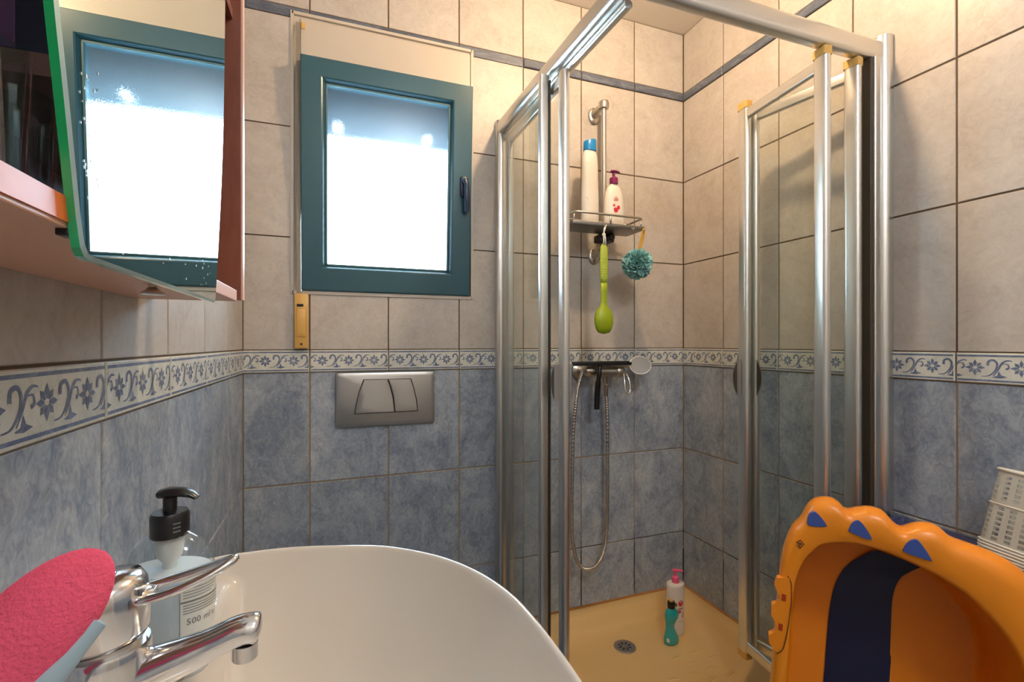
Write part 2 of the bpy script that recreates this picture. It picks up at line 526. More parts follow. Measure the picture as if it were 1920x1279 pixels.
MOTIFS = {}
def motif_mesh(w, off, h):
    """printed flowers and scrolls of the border tile; off = left end within the whole tile"""
    key = (round(w, 4), round(off, 4))
    if key in MOTIFS:
        return MOTIFS[key]
    bm = nb()
    full = TW - GAP
    z = 0.00435
    def cl(x):
        return max(-w / 2 + 0.0015, min(w / 2 - 0.0015, x - off - w / 2))
    def face(ps):
        qs = [(cl(x), y) for x, y in ps]
        if max(q[0] for q in qs) - min(q[0] for q in qs) < 0.0006:
            return
        vs = [bm.verts.new((x, y, z)) for x, y in qs]
        bm.faces.new(vs)
    def stroke(pts, w0, w1, wm=None):
        L, R = ribbon(pts, w0, w1, wm)
        for i in range(len(L) - 1):
            face([R[i], R[i + 1], L[i + 1], L[i]])
    for s in (-1, 1):
        y = s * 0.0285
        face([(0.002, y - 0.002), (full - 0.002, y - 0.002), (full - 0.002, y + 0.002), (0.002, y + 0.002)])
    unit = full / 3
    for k in range(-1, 4):
        ox = k * unit + 0.036
        # eight-petalled flower with an open centre
        n = 8
        for q in range(n):
            a0 = 2 * PI * q / n + PI / 2
            rr = 0.019 if q % 2 == 0 else 0.0165
            ps = [(0.0035, -0.30), (0.0115, -0.33), (rr, 0.0), (0.0115, 0.33), (0.0035, 0.30)]
            face([(ox + r * math.cos(a0 + d * (0.9 if r < 0.005 else 1.0)) * (1.3 if r < 0.005 else 1), r * math.sin(a0 + d) * 1.0 + 0.001) for r, d in ps])
        # scroll rising from the foot and curling back over
        stroke([(ox + 0.012, -0.019), (ox + 0.026, -0.0165), (ox + 0.037, -0.004), (ox + 0.040, 0.010), (ox + 0.034, 0.0185), (ox + 0.025, 0.016), (ox + 0.0235, 0.006)], 0.0015, 0.0055, 0.0042)
        # second scroll running to the next flower
        stroke([(ox + 0.033, -0.017), (ox + 0.041, -0.004), (ox + 0.048, 0.011), (ox + 0.057, 0.018), (ox + 0.066, 0.017)], 0.0018, 0.0016, 0.0046)
        stroke([(ox + 0.050, 0.010), (ox + 0.058, 0.010), (ox + 0.060, 0.002), (ox + 0.055, -0.001)], 0.0012, 0.0045, 0.003)
        # leaf at the foot
        face([(ox + 0.030, -0.0205), (ox + 0.040, -0.017), (ox + 0.043, -0.006), (ox + 0.047, -0.015), (ox + 0.058, -0.019), (ox + 0.044, -0.0225)])
    bmesh.ops.recalc_face_normals(bm, faces=bm.faces)
    for f in bm.faces:
        if f.normal.z < 0:
            f.normal_flip()
    me = bpy.data.meshes.new('motif')
    bm.to_mesh(me); bm.free()
    me.materials.append(M['motif'])
    MOTIFS[key] = me
    return me

def put_tile(wall, kind, u0, u1, z0, z1, place, rz, off=0.0, hole=None):
    g = GAP / 2
    a0, a1, b0, b1 = u0 + g, u1 - g, z0 + g, z1 - g
    if kind == 'strip' or kind == 'border':
        b0, b1 = z0 + 0.001, z1 - 0.001
    w, h = a1 - a0, b1 - b0
    if w < 0.006 or h < 0.006:
        return
    cu, cz = (a0 + a1) / 2, (b0 + b1) / 2
    cut = None
    if hole and a0 < hole[1] and a1 > hole[0] and b0 < hole[3] and b1 > hole[2]:
        hx0, hx1, hz0, hz1 = max(a0, hole[0]), min(a1, hole[1]), max(b0, hole[2]), min(b1, hole[3])
        cut = []
        if b1 - hz1 > 0.002: cut.append((a0 - cu, a1 - cu, hz1 - cz, b1 - cz))
        if hz0 - b0 > 0.002: cut.append((a0 - cu, a1 - cu, b0 - cz, hz0 - cz))
        if hx0 - a0 > 0.002: cut.append((a0 - cu, hx0 - cu, hz0 - cz, hz1 - cz))
        if a1 - hx1 > 0.002: cut.append((hx1 - cu, a1 - cu, hz0 - cz, hz1 - cz))
        if not cut:
            return
    nm = {'border': 'border_tile', 'strip': 'strip_tile'}.get(kind, 'wall_tile')
    o = bpy.data.objects.new(nm, tile_mesh(kind, w, h, cut))
    COL.objects.link(o); o.parent = wall
    o.location = place(cu, cz); o.rotation_euler = (PI / 2, 0, rz)
    if kind == 'border':
        mo = bpy.data.objects.new('motif', motif_mesh(w, off, h))
        COL.objects.link(mo); mo.parent = o

def tile_wall(wall, joints, place, rz, hole=None, left_cut=False):
    for kind, z0, z1 in ROWS:
        for i in range(len(joints) - 1):
            u0, u1 = joints[i], joints[i + 1]
            off = max(0.0, TW - (u1 - u0)) if (i == 0 and left_cut) else 0.0
            put_tile(wall, kind, u0, u1, z0, z1, place, rz, off, hole)

jb = [XL] + [-0.0724 + TW * i for i in range(6)] + [XR]
tile_wall(wall_back, jb, lambda u, z: (u, YB, z), 0, WIN, True)
jl = [0.7189 + TW * i for i in range(-6, 4)]
jl = [YF] + [j for j in jl if j > YF + 0.01] + [YB]
tile_wall(wall_left, jl, lambda u, z: (XL, u, z), PI / 2, None, True)
jr = [-YB] + [-(1.4557 - TW * i) for i in range(0, 10)] + [-YF]
jr = [j for j in jr if j <= -YF]
tile_wall(wall_right, jr, lambda u, z: (XR, -u, z), -PI / 2, None, True)

# door behind the camera
b = nb(); box(b, 0.35, 1.15, YF, YF + 0.03, 0.0, 2.02, 0.004)
door = struct(obj('door_1', b, 'cream'))
b = nb(); box(b, 0.27, 0.35, YF, YF + 0.035, 0, 2.1, 0.004); box(b, 1.15, 1.23, YF, YF + 0.035, 0, 2.1, 0.004); box(b, 0.35, 1.15, YF, YF + 0.035, 2.02, 2.1, 0.004)
obj('door_frame', b, 'white_plastic', door)
b = nb(); tube(b, [(0.42, YF + 0.03, 1.02), (0.42, YF + 0.075, 1.02), (0.53, YF + 0.08, 1.02)], 0.009)
obj('door_handle', b, 'chrome', door, True)

# ------------------------------------------------------------------ window
window = struct(bpy.data.objects.new('window_1', None))
COL.objects.link(window); window.location = (0.173, YB, WIN[2])
x0, x1, z0, z1 = WIN
b = nb()
for (p, q, r, s) in ((x0 - 0.004, x0 + 0.006, z0 - 0.004, z1 + 0.004), (x1 - 0.005, x1 + 0.005, z0 - 0.004, z1 + 0.004), (x0, x1, z0 - 0.005, z0 + 0.006), (x0, x1, z1 - 0.006, z1 + 0.004)):
    box(b, p, q, YB - 0.004, YB + 0.03, r, s, 0.001)
obj('edge_trim', b, 'cream', window)
b = nb(); box(b, x0 + 0.026, x1 - 0.006, YB - 0.001, YB + 0.012, 2.100, z1 - 0.014, 0.0015)
lid = obj('shutter_box_lid', b, 'cream', window)
b = nb(); box(b, x0 + 0.006, x0 + 0.026, YB + 0.004, YB + 0.016, z0 + 0.006, z1 - 0.006, 0.001); box(b, x0 + 0.026, x1 - 0.006, YB + 0.004, YB + 0.014, z1 - 0.014, z1 - 0.006)
obj('side_trim', b, 'cream', window)
b = nb(); box(b, x0 + 0.028, x0 + 0.040, YB - 0.004, YB + 0.004, 2.19, 2.212, 0.002)
obj('strap_guide', b, 'yellowed', window)
# fixed frame
b = nb()
fx0, fx1, fz0, fz1 = x0 + 0.026, x1 - 0.006, z0 + 0.006, 2.10
for (p, q, r, s) in ((fx0, fx0 + 0.05, fz0, fz1), (fx1 - 0.05, fx1, fz0, fz1), (fx0 + 0.05, fx1 - 0.05, fz0, fz0 + 0.05), (fx0 + 0.05, fx1 - 0.05, fz1 - 0.05, fz1)):
    box(b, p, q, YB + 0.045, YB + 0.09, r, s)
obj('frame', b, 'teal', window)
# roller shutter, half lowered behind the pane
zz = 1.908
shut = obj('bottom_bar', box(nb(), x0 + 0.03, x1 - 0.01, YB + 0.098, YB + 0.112, zz - 0.012, zz, 0.002), 'shutter', window)
k = 0
while zz < 2.230:
    b = nb()
    top = min(zz + 0.043, 2.2345)
    xa, xb = x0 + 0.03, x1 - 0.01
    if k == 0:   # the lowest slat has two round light holes: built from strips beside them
        h0, h1 = zz + 0.018, zz + 0.036
        box(b, xa, xb, YB + 0.1, YB + 0.11, zz, h0); box(b, xa, xb, YB + 0.1, YB + 0.11, h1, top)
        ed = [xa, 0.004, 0.024, 0.316, 0.336, xb]
        for i in (0, 2, 4):
            box(b, ed[i], ed[i + 1], YB + 0.1, YB + 0.11, h0, h1)
    else:
        prof = [(YB + 0.11, zz), (YB + 0.101, zz + 0.008), (YB + 0.099, zz + 0.02), (YB + 0.100, top - 0.008), (YB + 0.108, top + 0.003), (YB + 0.111, top + 0.003)]
        prism(b, prof, lambda u, v, d: Vector((d, u, v)), xa, xb)
    obj('slat', b, 'shutter', window)
    zz += 0.043; k += 1
# tilted sash
SASH = Matrix.Translation((0.1805, 1.668, 1.350)) @ Matrix.Rotation(math.radians(3.9), 4, 'X')
def sash_mesh():
    bm = nb()
    o = (-0.2775, 0.2775, 0.0, 0.73); i = (-0.205, 0.200, 0.082, 0.66)
    def rg(q, y, d=0.0):
        return [Vector((q[0] + d, y, q[2] + d)), Vector((q[1] - d, y, q[2] + d)), Vector((q[1] - d, y, q[3] - d)), Vector((q[0] + d, y, q[3] - d))]
    rs = [rg(i, 0.05), rg(i, 0.014), rg(i, 0.010, -0.003), rg(i, 0.002, -0.008), rg(i, 0.0, -0.012), rg(o, 0.0, 0.003), rg(o, 0.003, 0.0), rg(o, 0.05), rg(i, 0.05)]
    rings(bm, rs[:-1], False, False)
    vs = list(bm.verts)
    n = len(vs)
    for k in range(4):
        j = (k + 1) % 4
        bm.faces.new((vs[n - 4 + k], vs[n - 4 + j], vs[j], vs[k]))
    bm.transform(SASH)
    return bm
sash = obj('sash', sash_mesh(), 'teal', window)
b = nb()
i = (-0.205, 0.200, 0.082, 0.66)
for (p, q, r, s) in ((i[0], i[0] + 0.006, i[2], i[3]), (i[1] - 0.006, i[1], i[2], i[3]), (i[0], i[1], i[2], i[2] + 0.006), (i[0], i[1], i[3] - 0.006, i[3])):
    box(b, p, q, 0.012, 0.022, r, s, 0.001)
b.transform(SASH)
obj('glazing_bead', b, 'teal_bead', sash)
b = nb(); box(b, i[0], i[1], 0.024, 0.028, i[2], i[3]); b.transform(SASH)
obj('pane', b, 'frosted', sash)
b = nb()
box(b, 0.236, 0.262, -0.010, 0.0, 0.345, 0.415, 0.004)
tube(b, [(0.249, -0.008, 0.40), (0.249, -0.026, 0.398), (0.252, -0.032, 0.38), (0.255, -0.03, 0.33), (0.256, -0.028, 0.29)], [0.009, 0.009, 0.009, 0.011, 0.008], 10, 0.7)
b.transform(SASH)
obj('handle', b, pmat('navy_handle', srgb(30, 48, 78), 0.3), sash, True, auto=40)

# shutter strap and its winder
b = nb()
xs0, xs1 = -0.113, -0.100
P = [(1.672, 2.205), (1.664, 2.16), (1.660, 1.9), (1.660, 1.45), (1.662, 1.325)]
rs = []
for y, z in P:
    rs.append([Vector((xs0 + 0.004 * (2.205 - z), y - 0.001, z)), Vector((xs1 + 0.004 * (2.205 - z), y - 0.001, z)), Vector((xs1 + 0.004 * (2.205 - z), y + 0.001, z)), Vector((xs0 + 0.004 * (2.205 - z), y + 0.001, z))])
rings(b, rs)
tag(obj('shutter_strap', b, 'strap'), 'grey woven shutter strap hanging down the left edge of the window', 'strap')
t = thing('strap_winder', 'narrow yellowed plastic strap winder box on the wall below the window', 'strap winder', (-0.096, YB, 1.163))
b = nb(); box(b, -0.1165, -0.0755, YB - 0.022, YB, 1.163, 1.338, 0.004)
w = obj('cover', b, 'yellowed', t, True, auto=40)
b = nb(); box(b, -0.110, -0.082, YB - 0.0245, YB - 0.021, 1.20, 1.29, 0.003)
obj('cover_plate', b, 'yellowed', t, True, auto=40)
b = nb(); box(b, -0.109, -0.090, YB - 0.0235, YB - 0.0215, 1.296, 1.304)
obj('strap_slot', b, 'black', t)
b = nb(); lathe(b, [(0.0035, 0.0), (0.0035, 0.002), (0.002, 0.0025)], (-0.096, YB - 0.022, 1.177), 12, axis='Y')
obj('screw', b, 'dark_print', t)

# ------------------------------------------------------------------ ceiling lamp, then the added fill fixture
t = thing('ceiling_light', 'round flush ceiling light of warm frosted glass above the shower front', 'ceiling light', (LAMP[0], LAMP[1], ZC))
b = nb(); lathe(b, [(0.14, 0), (0.14, -0.018), (0.13, -0.022)], (LAMP[0], LAMP[1], ZC), 40)
obj('base', b, 'white_plastic', t, True, auto=40)
b = nb(); lathe(b, [(0.125, -0.018), (0.118, -0.03), (0.09, -0.04), (0.05, -0.046), (0.005, -0.048)], (LAMP[0], LAMP[1], ZC), 40)
obj('shade', b, 'bulb', t, True)
t = thing('ceiling_light', 'wide round opal fill light, unseen, added on the ceiling behind the camera', 'ceiling light', (FILL_LAMP[0], FILL_LAMP[1], ZC))
b = nb(); lathe(b, [(0.16, 0), (0.16, -0.014), (0.15, -0.018)], (FILL_LAMP[0], FILL_LAMP[1], ZC), 40)  # fixture added to go with the fill lamp
obj('base', b, 'white_plastic', t, True, auto=40)
b = nb(); lathe(b, [(0.146, -0.014), (0.14, -0.020), (0.10, -0.026), (0.05, -0.0285), (0.005, -0.029)], (FILL_LAMP[0], FILL_LAMP[1], ZC), 40)
obj('shade', b, 'bulb', t, True)

# ------------------------------------------------------------------ flush plate
t = thing('flush_plate', 'satin chrome dual flush plate on the blue tiles under the window', 'flush plate', (0.168, YB, 0.905))
b = nb()
hx, hz = 0.1625, 0.09
cx, cz = 0.1684, 0.9925
rs = []
for d, ins in ((0.0, 0.0), (0.010, 0.0), (0.014, 0.002), (0.0165, 0.012)):
    rs.append([Vector((cx + x * (hx - ins) / hx, YB - d - (0.004 * (1 - (x / hx) ** 2) if d > 0.012 else 0), cz + z * (hz - ins) / hz - (0.006 * (1 - (x / hx) ** 2) if z < 0 else 0))) for x, z in rrect(hx, hz, 0.004, 2)])
# subdivide long edges so the plate bows
def dens(r, n=14):
    out = []
    m = len(r)
    for i in range(m):
        p, q = r[i], r[(i + 1) % m]
        k = max(1, int((rs[0][(i + 1) % m] - rs[0][i]).length / 0.02))
        out += [p.lerp(q, s / k) for s in range(k)]
    return out
rings(b, [dens(r) for r in rs])
obj('plate', b, 'satin', t, True, auto=30)
fn = lambda u, v, d: Vector((u, YB - d, v))
for nm, outl in (('flush_button', [(0.0945, 1.058), (0.1705, 1.058), (0.1785, 1.035), (0.1875, 1.0), (0.193, 0.9475), (0.066, 0.9475), (0.070, 0.975), (0.080, 1.02)]),
                 ('flush_button', [(0.173, 1.058), (0.247, 1.057), (0.258, 1.025), (0.266, 0.985), (0.270, 0.9475), (0.1955, 0.9475), (0.190, 1.0), (0.181, 1.035)])):
    b = nb()
    cx0 = sum(p[0] for p in outl) / len(outl); cz0 = sum(p[1] for p in outl) / len(outl)
    rs = []
    for d, s in ((0.014, 1.0), (0.0215, 1.0), (0.0235, 0.96), (0.025, 0.6)):
        rs.append([fn(cx0 + (u - cx0) * s, cz0 + (v - cz0) * s, d + (0.004 * (v < 0.96))) for u, v in outl])
    rings(b, rs)
    bu = obj(nm, b, 'satin', t, True, auto=35)
b = nb(); prism(b, [(0.064, 1.0605), (0.2755, 1.0605), (0.2755, 0.945), (0.0635, 0.945)], fn, 0.010, 0.0178)
b.free()
b = nb()
prism(b, [(0.0925, 1.060), (0.249, 1.059), (0.260, 1.025), (0.2685, 0.985), (0.2725, 0.9455), (0.0635, 0.9455), (0.068, 0.975), (0.078, 1.02)], fn, 0.015, 0.0209)
obj('button_gap', b, 'black', t)

# ------------------------------------------------------------------ wash basin
BCX, BCY, ZR = -0.02, 0.44, 0.87
half = [(-0.2636, 0.335), (-0.215, 0.355), (-0.16, 0.366), (-0.138, 0.3685), (-0.08, 0.367), (-0.02, 0.355), (0.0575, 0.328), (0.1027, 0.298), (0.15, 0.25), (0.187, 0.187), (0.208, 0.12), (0.2148, 0.06)]
pts = [Vector((x, BCY + y, 0)) for x, y in half] + [Vector((0.2165, BCY, 0))] + [Vector((x, BCY - y, 0)) for x, y in half[::-1]]
outl = cat(pts, 8)
# back edge along the wall
nbk = 24
outl += [outl[-1].lerp(outl[0], k / nbk) for k in range(1, nbk)]
BO = [(p.x, p.y) for p in outl]
def b_scale(s, z):
    return [Vector((max(XL + 0.0005, BCX + (x - BCX) * s), BCY + (y - BCY) * s, z)) for x, y in BO]
def sm(a, b, x):
    t = max(0.0, min(1.0, (x - a) / (b - a)))
    return t * t * (3 - 2 * t)
def bowl_z(x, y, s):
    z = ZR - 0.006 - 0.15 * (1 - min(1, s / 0.965) ** 3.2)
    wdeck = 1 - sm(-0.142, -0.120, x)
    deck = 0.845
    if z < deck:
        z = z + (deck - z) * wdeck
    return z
b = nb()
rs = [b_scale(0.45, 0.66), b_scale(0.70, 0.69), b_scale(0.90, 0.76), b_scale(0.97, 0.825), b_scale(0.992, 0.85), b_scale(1.0, 0.861), b_scale(0.998, 0.866), b_scale(0.992, 0.8695), b_scale(0.984, ZR), b_scale(0.975, 0.8685), b_scale(0.966, ZR - 0.0045)]
for k in range(1, 66):
    s = 0.963 * (1 - k / 66)
    ring = []
    for v in b_scale(s, 0):
        v.z = bowl_z(v.x, v.y, s); ring.append(v)
    rs.append(ring)
rings(b, rs, True, True)
t = thing('wash_basin', 'white ceramic wash basin with a wide rounded bowl, on the left wall', 'basin', (XL, BCY, 0.66))
basin = obj('bowl', b, 'ceramic', t, True, auto=60)
b = nb(); lathe(b, [(0.032, 0.0), (0.032, 0.003), (0.026, 0.004), (0.02, 0.002), (0.004, 0.002)], (BCX, BCY, ZR - 0.155), 28)
obj('waste', b, 'chrome', t, True, auto=40)

# ------------------------------------------------------------------ basin mixer tap
FX, FY, FZ = -0.160, 0.445, 0.845
t = thing('basin_tap', 'chrome single-lever basin mixer tap with loop lever, on the basin deck', 'tap', (FX, FY, FZ))
b = nb()
lathe(b, [(0.037, 0.0), (0.037, 0.004), (0.034, 0.010), (0.0315, 0.03), (0.029, 0.07), (0.0278, 0.098), (0.0275, 0.106), (0.0265, 0.108)], (FX, FY, FZ), 36)
obj('body', b, 'chrome', t, True, auto=35)
b = nb(); lathe(b, [(0.0235, 0.107), (0.0235, 0.112)], (FX, FY, FZ), 36)
obj('seam_ring', b, 'satin', t, True, auto=35)
b = nb()
sp = cat([(FX + 0.005, FY, 0.922), (FX + 0.03, FY, 0.928), (FX + 0.06, FY, 0.936), (FX + 0.088, FY, 0.945), (FX + 0.104, FY, 0.944)], 6)
m = len(sp)
tube(b, sp, [0.021 - 0.0085 * min(1, i / (m * 0.55)) if i < m - 3 else (0.0125, 0.010, 0.004)[i - m + 3] for i in range(m)], 20, 0.95)
s = obj('spout', b, 'chrome', t, True)
b = nb(); lathe(b, [(0.0095, 0.0), (0.0095, -0.012), (0.008, -0.0135)], (FX + 0.092, FY, 0.9345), 24)
obj('aerator', b, 'chrome', s, True, auto=35)
# cartridge dome, tilted back a little
b = nb()
lathe(b, [(0.0255, 0.0), (0.0275, 0.004), (0.0288, 0.016), (0.0298, 0.030), (0.0292, 0.038), (0.026, 0.0445), (0.013, 0.0475), (0.002, 0.048)], (0, 0, 0), 36)
b.transform(Matrix.Translation((FX, FY, FZ + 0.112)) @ Matrix.Rotation(math.radians(-7), 4, 'Y'))
lv = obj('lever_cap', b, 'chrome', t, True)
b = nb(); lathe(b, [(0.011, 0.0), (0.0115, 0.0015), (0.009, 0.003), (0.002, 0.0034)], (0, 0, 0), 24)
b.transform(Matrix.Translation((FX, FY, FZ + 0.112)) @ Matrix.Rotation(math.radians(-7), 4, 'Y') @ Matrix.Translation((0.0, 0, 0.0475)))
obj('temperature_disc', b, pmat('blue_chrome', srgb(120, 150, 190), 0.1, 1.0), lv, True, auto=40)
# loop lever
b = nb()
cx0 = FX + 0.012
loop = []
for k in range(33):
    a = -PI * 0.93 + 2 * PI * 0.93 * k / 32
    u = math.cos(a); v = math.sin(a)
    px = cx0 + 0.036 + 0.036 * u
    py = FY + 0.0135 * v * (1 - 0.25 * u)
    s_ = (px - cx0) / 0.072
    loop.append((px, py, 0.986 + 0.004 * s_ + 0.014 * s_ * s_))
tube(b, loop, 0.0042, 10, 0.8)
tube(b, [(FX + 0.008, FY, 0.989), (FX + 0.020, FY, 0.987), (FX + 0.030, FY, 0.987)], [0.016, 0.0135, 0.009], 14, 0.45)
obj('lever', b, 'chrome', lv, True)

# ------------------------------------------------------------------ liquid soap bottle
SX, SY, SZ = -0.157, 0.582, 0.845
t = thing('soap_bottle', 'clear plastic liquid soap bottle with black pump beside the tap', 'soap bottle', (SX, SY, SZ))
RZ = -0.30
prof = [(0.030, 0.0), (0.036, 0.002), (0.0385, 0.008), (0.0395, 0.03), (0.0415, 0.07), (0.0425, 0.095), (0.0415, 0.110), (0.037, 0.124), (0.029, 0.134), (0.020, 0.140), (0.0155, 0.143)]
b = nb(); lathe(b, prof, (SX, SY, SZ), 40, 1.0, 0.68, cap1=False, rot=RZ)
obj('bottle', b, 'clear', t, True)
b = nb(); lathe(b, [(0.028, 0.003), (0.0355, 0.005), (0.037, 0.010), (0.038, 0.03), (0.040, 0.07), (0.041, 0.096), (0.0402, 0.104), (0.038, 0.106)], (SX, SY, SZ), 40, 1.0, 0.66, rot=RZ)
obj('soap', b, 'liquid', t, True, auto=40)
b = nb(); lathe(b, [(0.006, 0.09), (0.0065, 0.112), (0.011, 0.118), (0.0125, 0.128), (0.0125, 0.142)], (SX, SY, SZ), 20)
obj('pump_insert', b, 'white_plastic', t, True, auto=40)
b = nb(); lathe(b, [(0.0168, 0.139), (0.0172, 0.141), (0.0172, 0.160), (0.0155, 0.163), (0.009, 0.1635)], (SX, SY, SZ), 32)
co = obj('pump_collar', b, 'black', t, True, auto=35)
b = nb()
for k in range(3):
    for q in range(8):
        a = -1.15 + q * 0.05; r_ = 0.01735
        z_ = SZ + 0.146 + k * 0.004
        bmesh.ops.create_cube(b, size=1, matrix=Matrix.Translation((SX + r_ * math.cos(a), SY + r_ * math.sin(a), z_)) @ Matrix.Rotation(a, 4, 'Z') @ Matrix.Diagonal((0.0004, 0.0006, 0.0016, 1)))
obj('collar_print', b, 'print_grey', co)
b = nb()
lathe(b, [(0.0062, 0.162), (0.0062, 0.178)], (SX, SY, SZ), 18)
d = Vector((math.cos(-0.30), math.sin(-0.30), 0))
c0 = Vector((SX, SY, SZ))
hd = [c0 - d * 0.011 + Vector((0, 0, 0.1795)), c0 - d * 0.008 + Vector((0, 0, 0.181)), c0 + Vector((0, 0, 0.1825)), c0 + d * 0.012 + Vector((0, 0, 0.1825)), c0 + d * 0.022 + Vector((0, 0, 0.180)), c0 + d * 0.027 + Vector((0, 0, 0.1765))]
tube(b, hd, [0.004, 0.0095, 0.0105, 0.009, 0.0065, 0.0045], 16, 0.5)
obj('pump_head', b, 'black', t, True, auto=50)
# printed label on the face towards the camera
def lab(u, v, d_):
    """u metres round the bottle face, v height above base"""
    a = math.atan2(-SY, -SX) + 1.0 + u / 0.036
    R_ = 0.0405 + 0.002 * (v / 0.09)
    q = a - RZ
    x, y = (R_ + d_) * math.cos(q), (R_ * 0.68 + d_) * math.sin(q)
    x, y = x * math.cos(RZ) - y * math.sin(RZ), x * math.sin(RZ) + y * math.cos(RZ)
    return Vector((SX + x, SY + y, SZ + v))
b = nb()
def strip_lab(u0, u1, v0, v1, d_=0.0006, n=12):
    vs = []
    for k in range(n + 1):
        u = u0 + (u1 - u0) * k / n
        vs.append((b.verts.new(lab(u, v0, d_)), b.verts.new(lab(u, v1, d_))))
    for k in range(n):
        b.faces.new((vs[k][0], vs[k + 1][0], vs[k + 1][1], vs[k][1]))
strip_lab(-0.034, 0.018, 0.030, 0.104, 0.0004)
lbl = obj('label', b, 'label_pale', t, True)
b = nb()
strip_lab(-0.034, 0.018, 0.0955, 0.0968, 0.0008); strip_lab(-0.034, 0.018, 0.0795, 0.0812, 0.0008)
for k in range(4):
    strip_lab(-0.032, 0.008 - 0.004 * k, 0.0925 - 0.0028 * k, 0.0932 - 0.0028 * k, 0.0008)
for k in range(4):
    strip_lab(-0.032, 0.010 - 0.003 * k, 0.0765 - 0.0026 * k, 0.0772 - 0.0026 * k, 0.0008)
text_mesh(b, '500 ml e', 0.0088, lambda u, v, d_: lab(u - 0.014, v + 0.0575, 0.0009), 0)
# recycling arrows
for q in range(3):
    a0 = q * 2 * PI / 3
    for (s0, s1) in ((0.1, 1.5),):
        vs = []
        for k in range(6):
            a = a0 + s0 + (s1 - s0) * k / 5
            vs.append((b.verts.new(lab(0.010 + 0.0032 * math.cos(a), 0.071 + 0.0032 * math.sin(a), 0.0009)), b.verts.new(lab(0.010 + 0.0046 * math.cos(a), 0.071 + 0.0046 * math.sin(a), 0.0009))))
        for k in range(5):
            b.faces.new((vs[k][0], vs[k + 1][0], vs[k + 1][1], vs[k][1]))
obj('lettering', b, 'print_grey', lbl)

# ------------------------------------------------------------------ pink plush scrubbing pad
tip = Vector((-0.1275, 0.352, 1.056)); low = Vector((-0.232, 0.290, 0.930))
ax = (low - tip).normalized()
side = Vector((0.75, -0.25, -0.62)); side = (side - ax * side.dot(ax)).normalized()
nrm = ax.cross(side).normalized()
t = thing('scrubbing_pad', 'pink plush scrubbing pad on a pale grey handle leaning by the tap', 'scrubber', (low.x - 0.01, low.y - 0.01, 0.846))
b = nb()
rs = []
Lp = (low - tip).length
for k in range(25):
    s = (1 - math.cos(PI * k / 24)) / 2
    wd = (1 - (1 - min(1, s / 0.26)) ** 2) ** 0.5 if s < 0.26 else (1.0 if s < 0.8 else math.cos((s - 0.8) / 0.2 * PI / 2) ** 0.6)
    wd = max(wd, 0.03)
    c = tip + ax * (Lp * s)
    rs.append([c + side * (0.0255 * wd * math.cos(a)) + nrm * (0.0165 * wd * math.sin(a)) for a in [2 * PI * j / 32 for j in range(32)]])
rings(b, rs)
obj('plush_pad', b, 'pink_plush', t, True)
b = nb()
rs = []
for k in range(12):
    s = k / 11
    c = tip + ax * (Lp * (0.16 + 0.84 * s) + 0.055 * s) + side * (0.018 + 0.008 * min(1, s * 2.5))
    wv = (0.011 - 0.004 * s) * (0.35 + 0.65 * min(1, s * 4))
    rs.append([c + side * (0.011 * math.cos(a)) + nrm * (wv * 1.1 * math.sin(a)) for a in [2 * PI * j / 18 for j in range(18)]])
rings(b, rs)
obj('handle', b, 'pale_grey', t, True, auto=50)

# ------------------------------------------------------------------ mirror cabinet
CX = -0.140
CY0, CY1, CZ0, CZ1 = 0.09, 0.893, 1.2440, 1.95
t = thing('mirror_cabinet', 'cherry wood bathroom cabinet with open shelves and a mirror front, left wall', 'cabinet', (XL, 0.49, CZ0))
obj('bottom_board', box(nb(), XL, CX + 0.001, CY0, CY1 - 0.058, CZ0, CZ0 + 0.017, 0.001), 'laminate', t)
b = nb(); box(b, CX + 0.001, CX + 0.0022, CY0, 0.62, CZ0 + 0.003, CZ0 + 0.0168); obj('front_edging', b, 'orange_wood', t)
sd = obj('side_panel', box(nb(), XL, CX, CY1 - 0.016, CY1, CZ0 + 0.006, CZ1, 0.0008), 'cherry', t)
b = nb(); box(b, CX, CX + 0.0025, CY1 - 0.016, CY1, CZ0 + 0.006, CZ1)
obj('edge_band', b, 'laminate', sd)
sd2 = obj('side_panel', box(nb(), XL, CX, CY0, CY0 + 0.016, CZ0 + 0.016, CZ1, 0.0008), 'cherry', t)
obj('back_panel', box(nb(), XL, XL + 0.006, CY0 + 0.016, CY1 - 0.016, CZ0 + 0.016, CZ1), pmat('dark_back', srgb(140, 84, 78), 0.5), t)
obj('top_board', box(nb(), XL, CX, CY0, CY1, CZ1, CZ1 + 0.016, 0.001), 'cherry', t)
obj('shelf', box(nb(), XL + 0.006, CX - 0.012, CY0 + 0.016, CY1 - 0.016, 1.70, 1.716), 'cherry', t)
obj('shelf', box(nb(), XL + 0.006, CX - 0.020, 0.385, 0.66, 1.348, 1.362), 'grey_metal', t)
# barrel-shaped mirror panel
mh = [(1.2285, 0.164), (1.30, 0.179), (1.38, 0.196), (1.48, 0.210), (1.60, 0.218), (1.68, 0.220), (1.78, 0.216), (1.88, 0.206), (1.98, 0.190), (2.02, 0.18)]
MC = 0.5025
mh = [(p.z, p.x) for p in cat([Vector((w_, 0, z_)) for z_, w_ in mh], 5)]
ol = [(MC - w_, z_) for z_, w_ in mh] + [(MC + w_, z_) for z_, w_ in mh[::-1]]
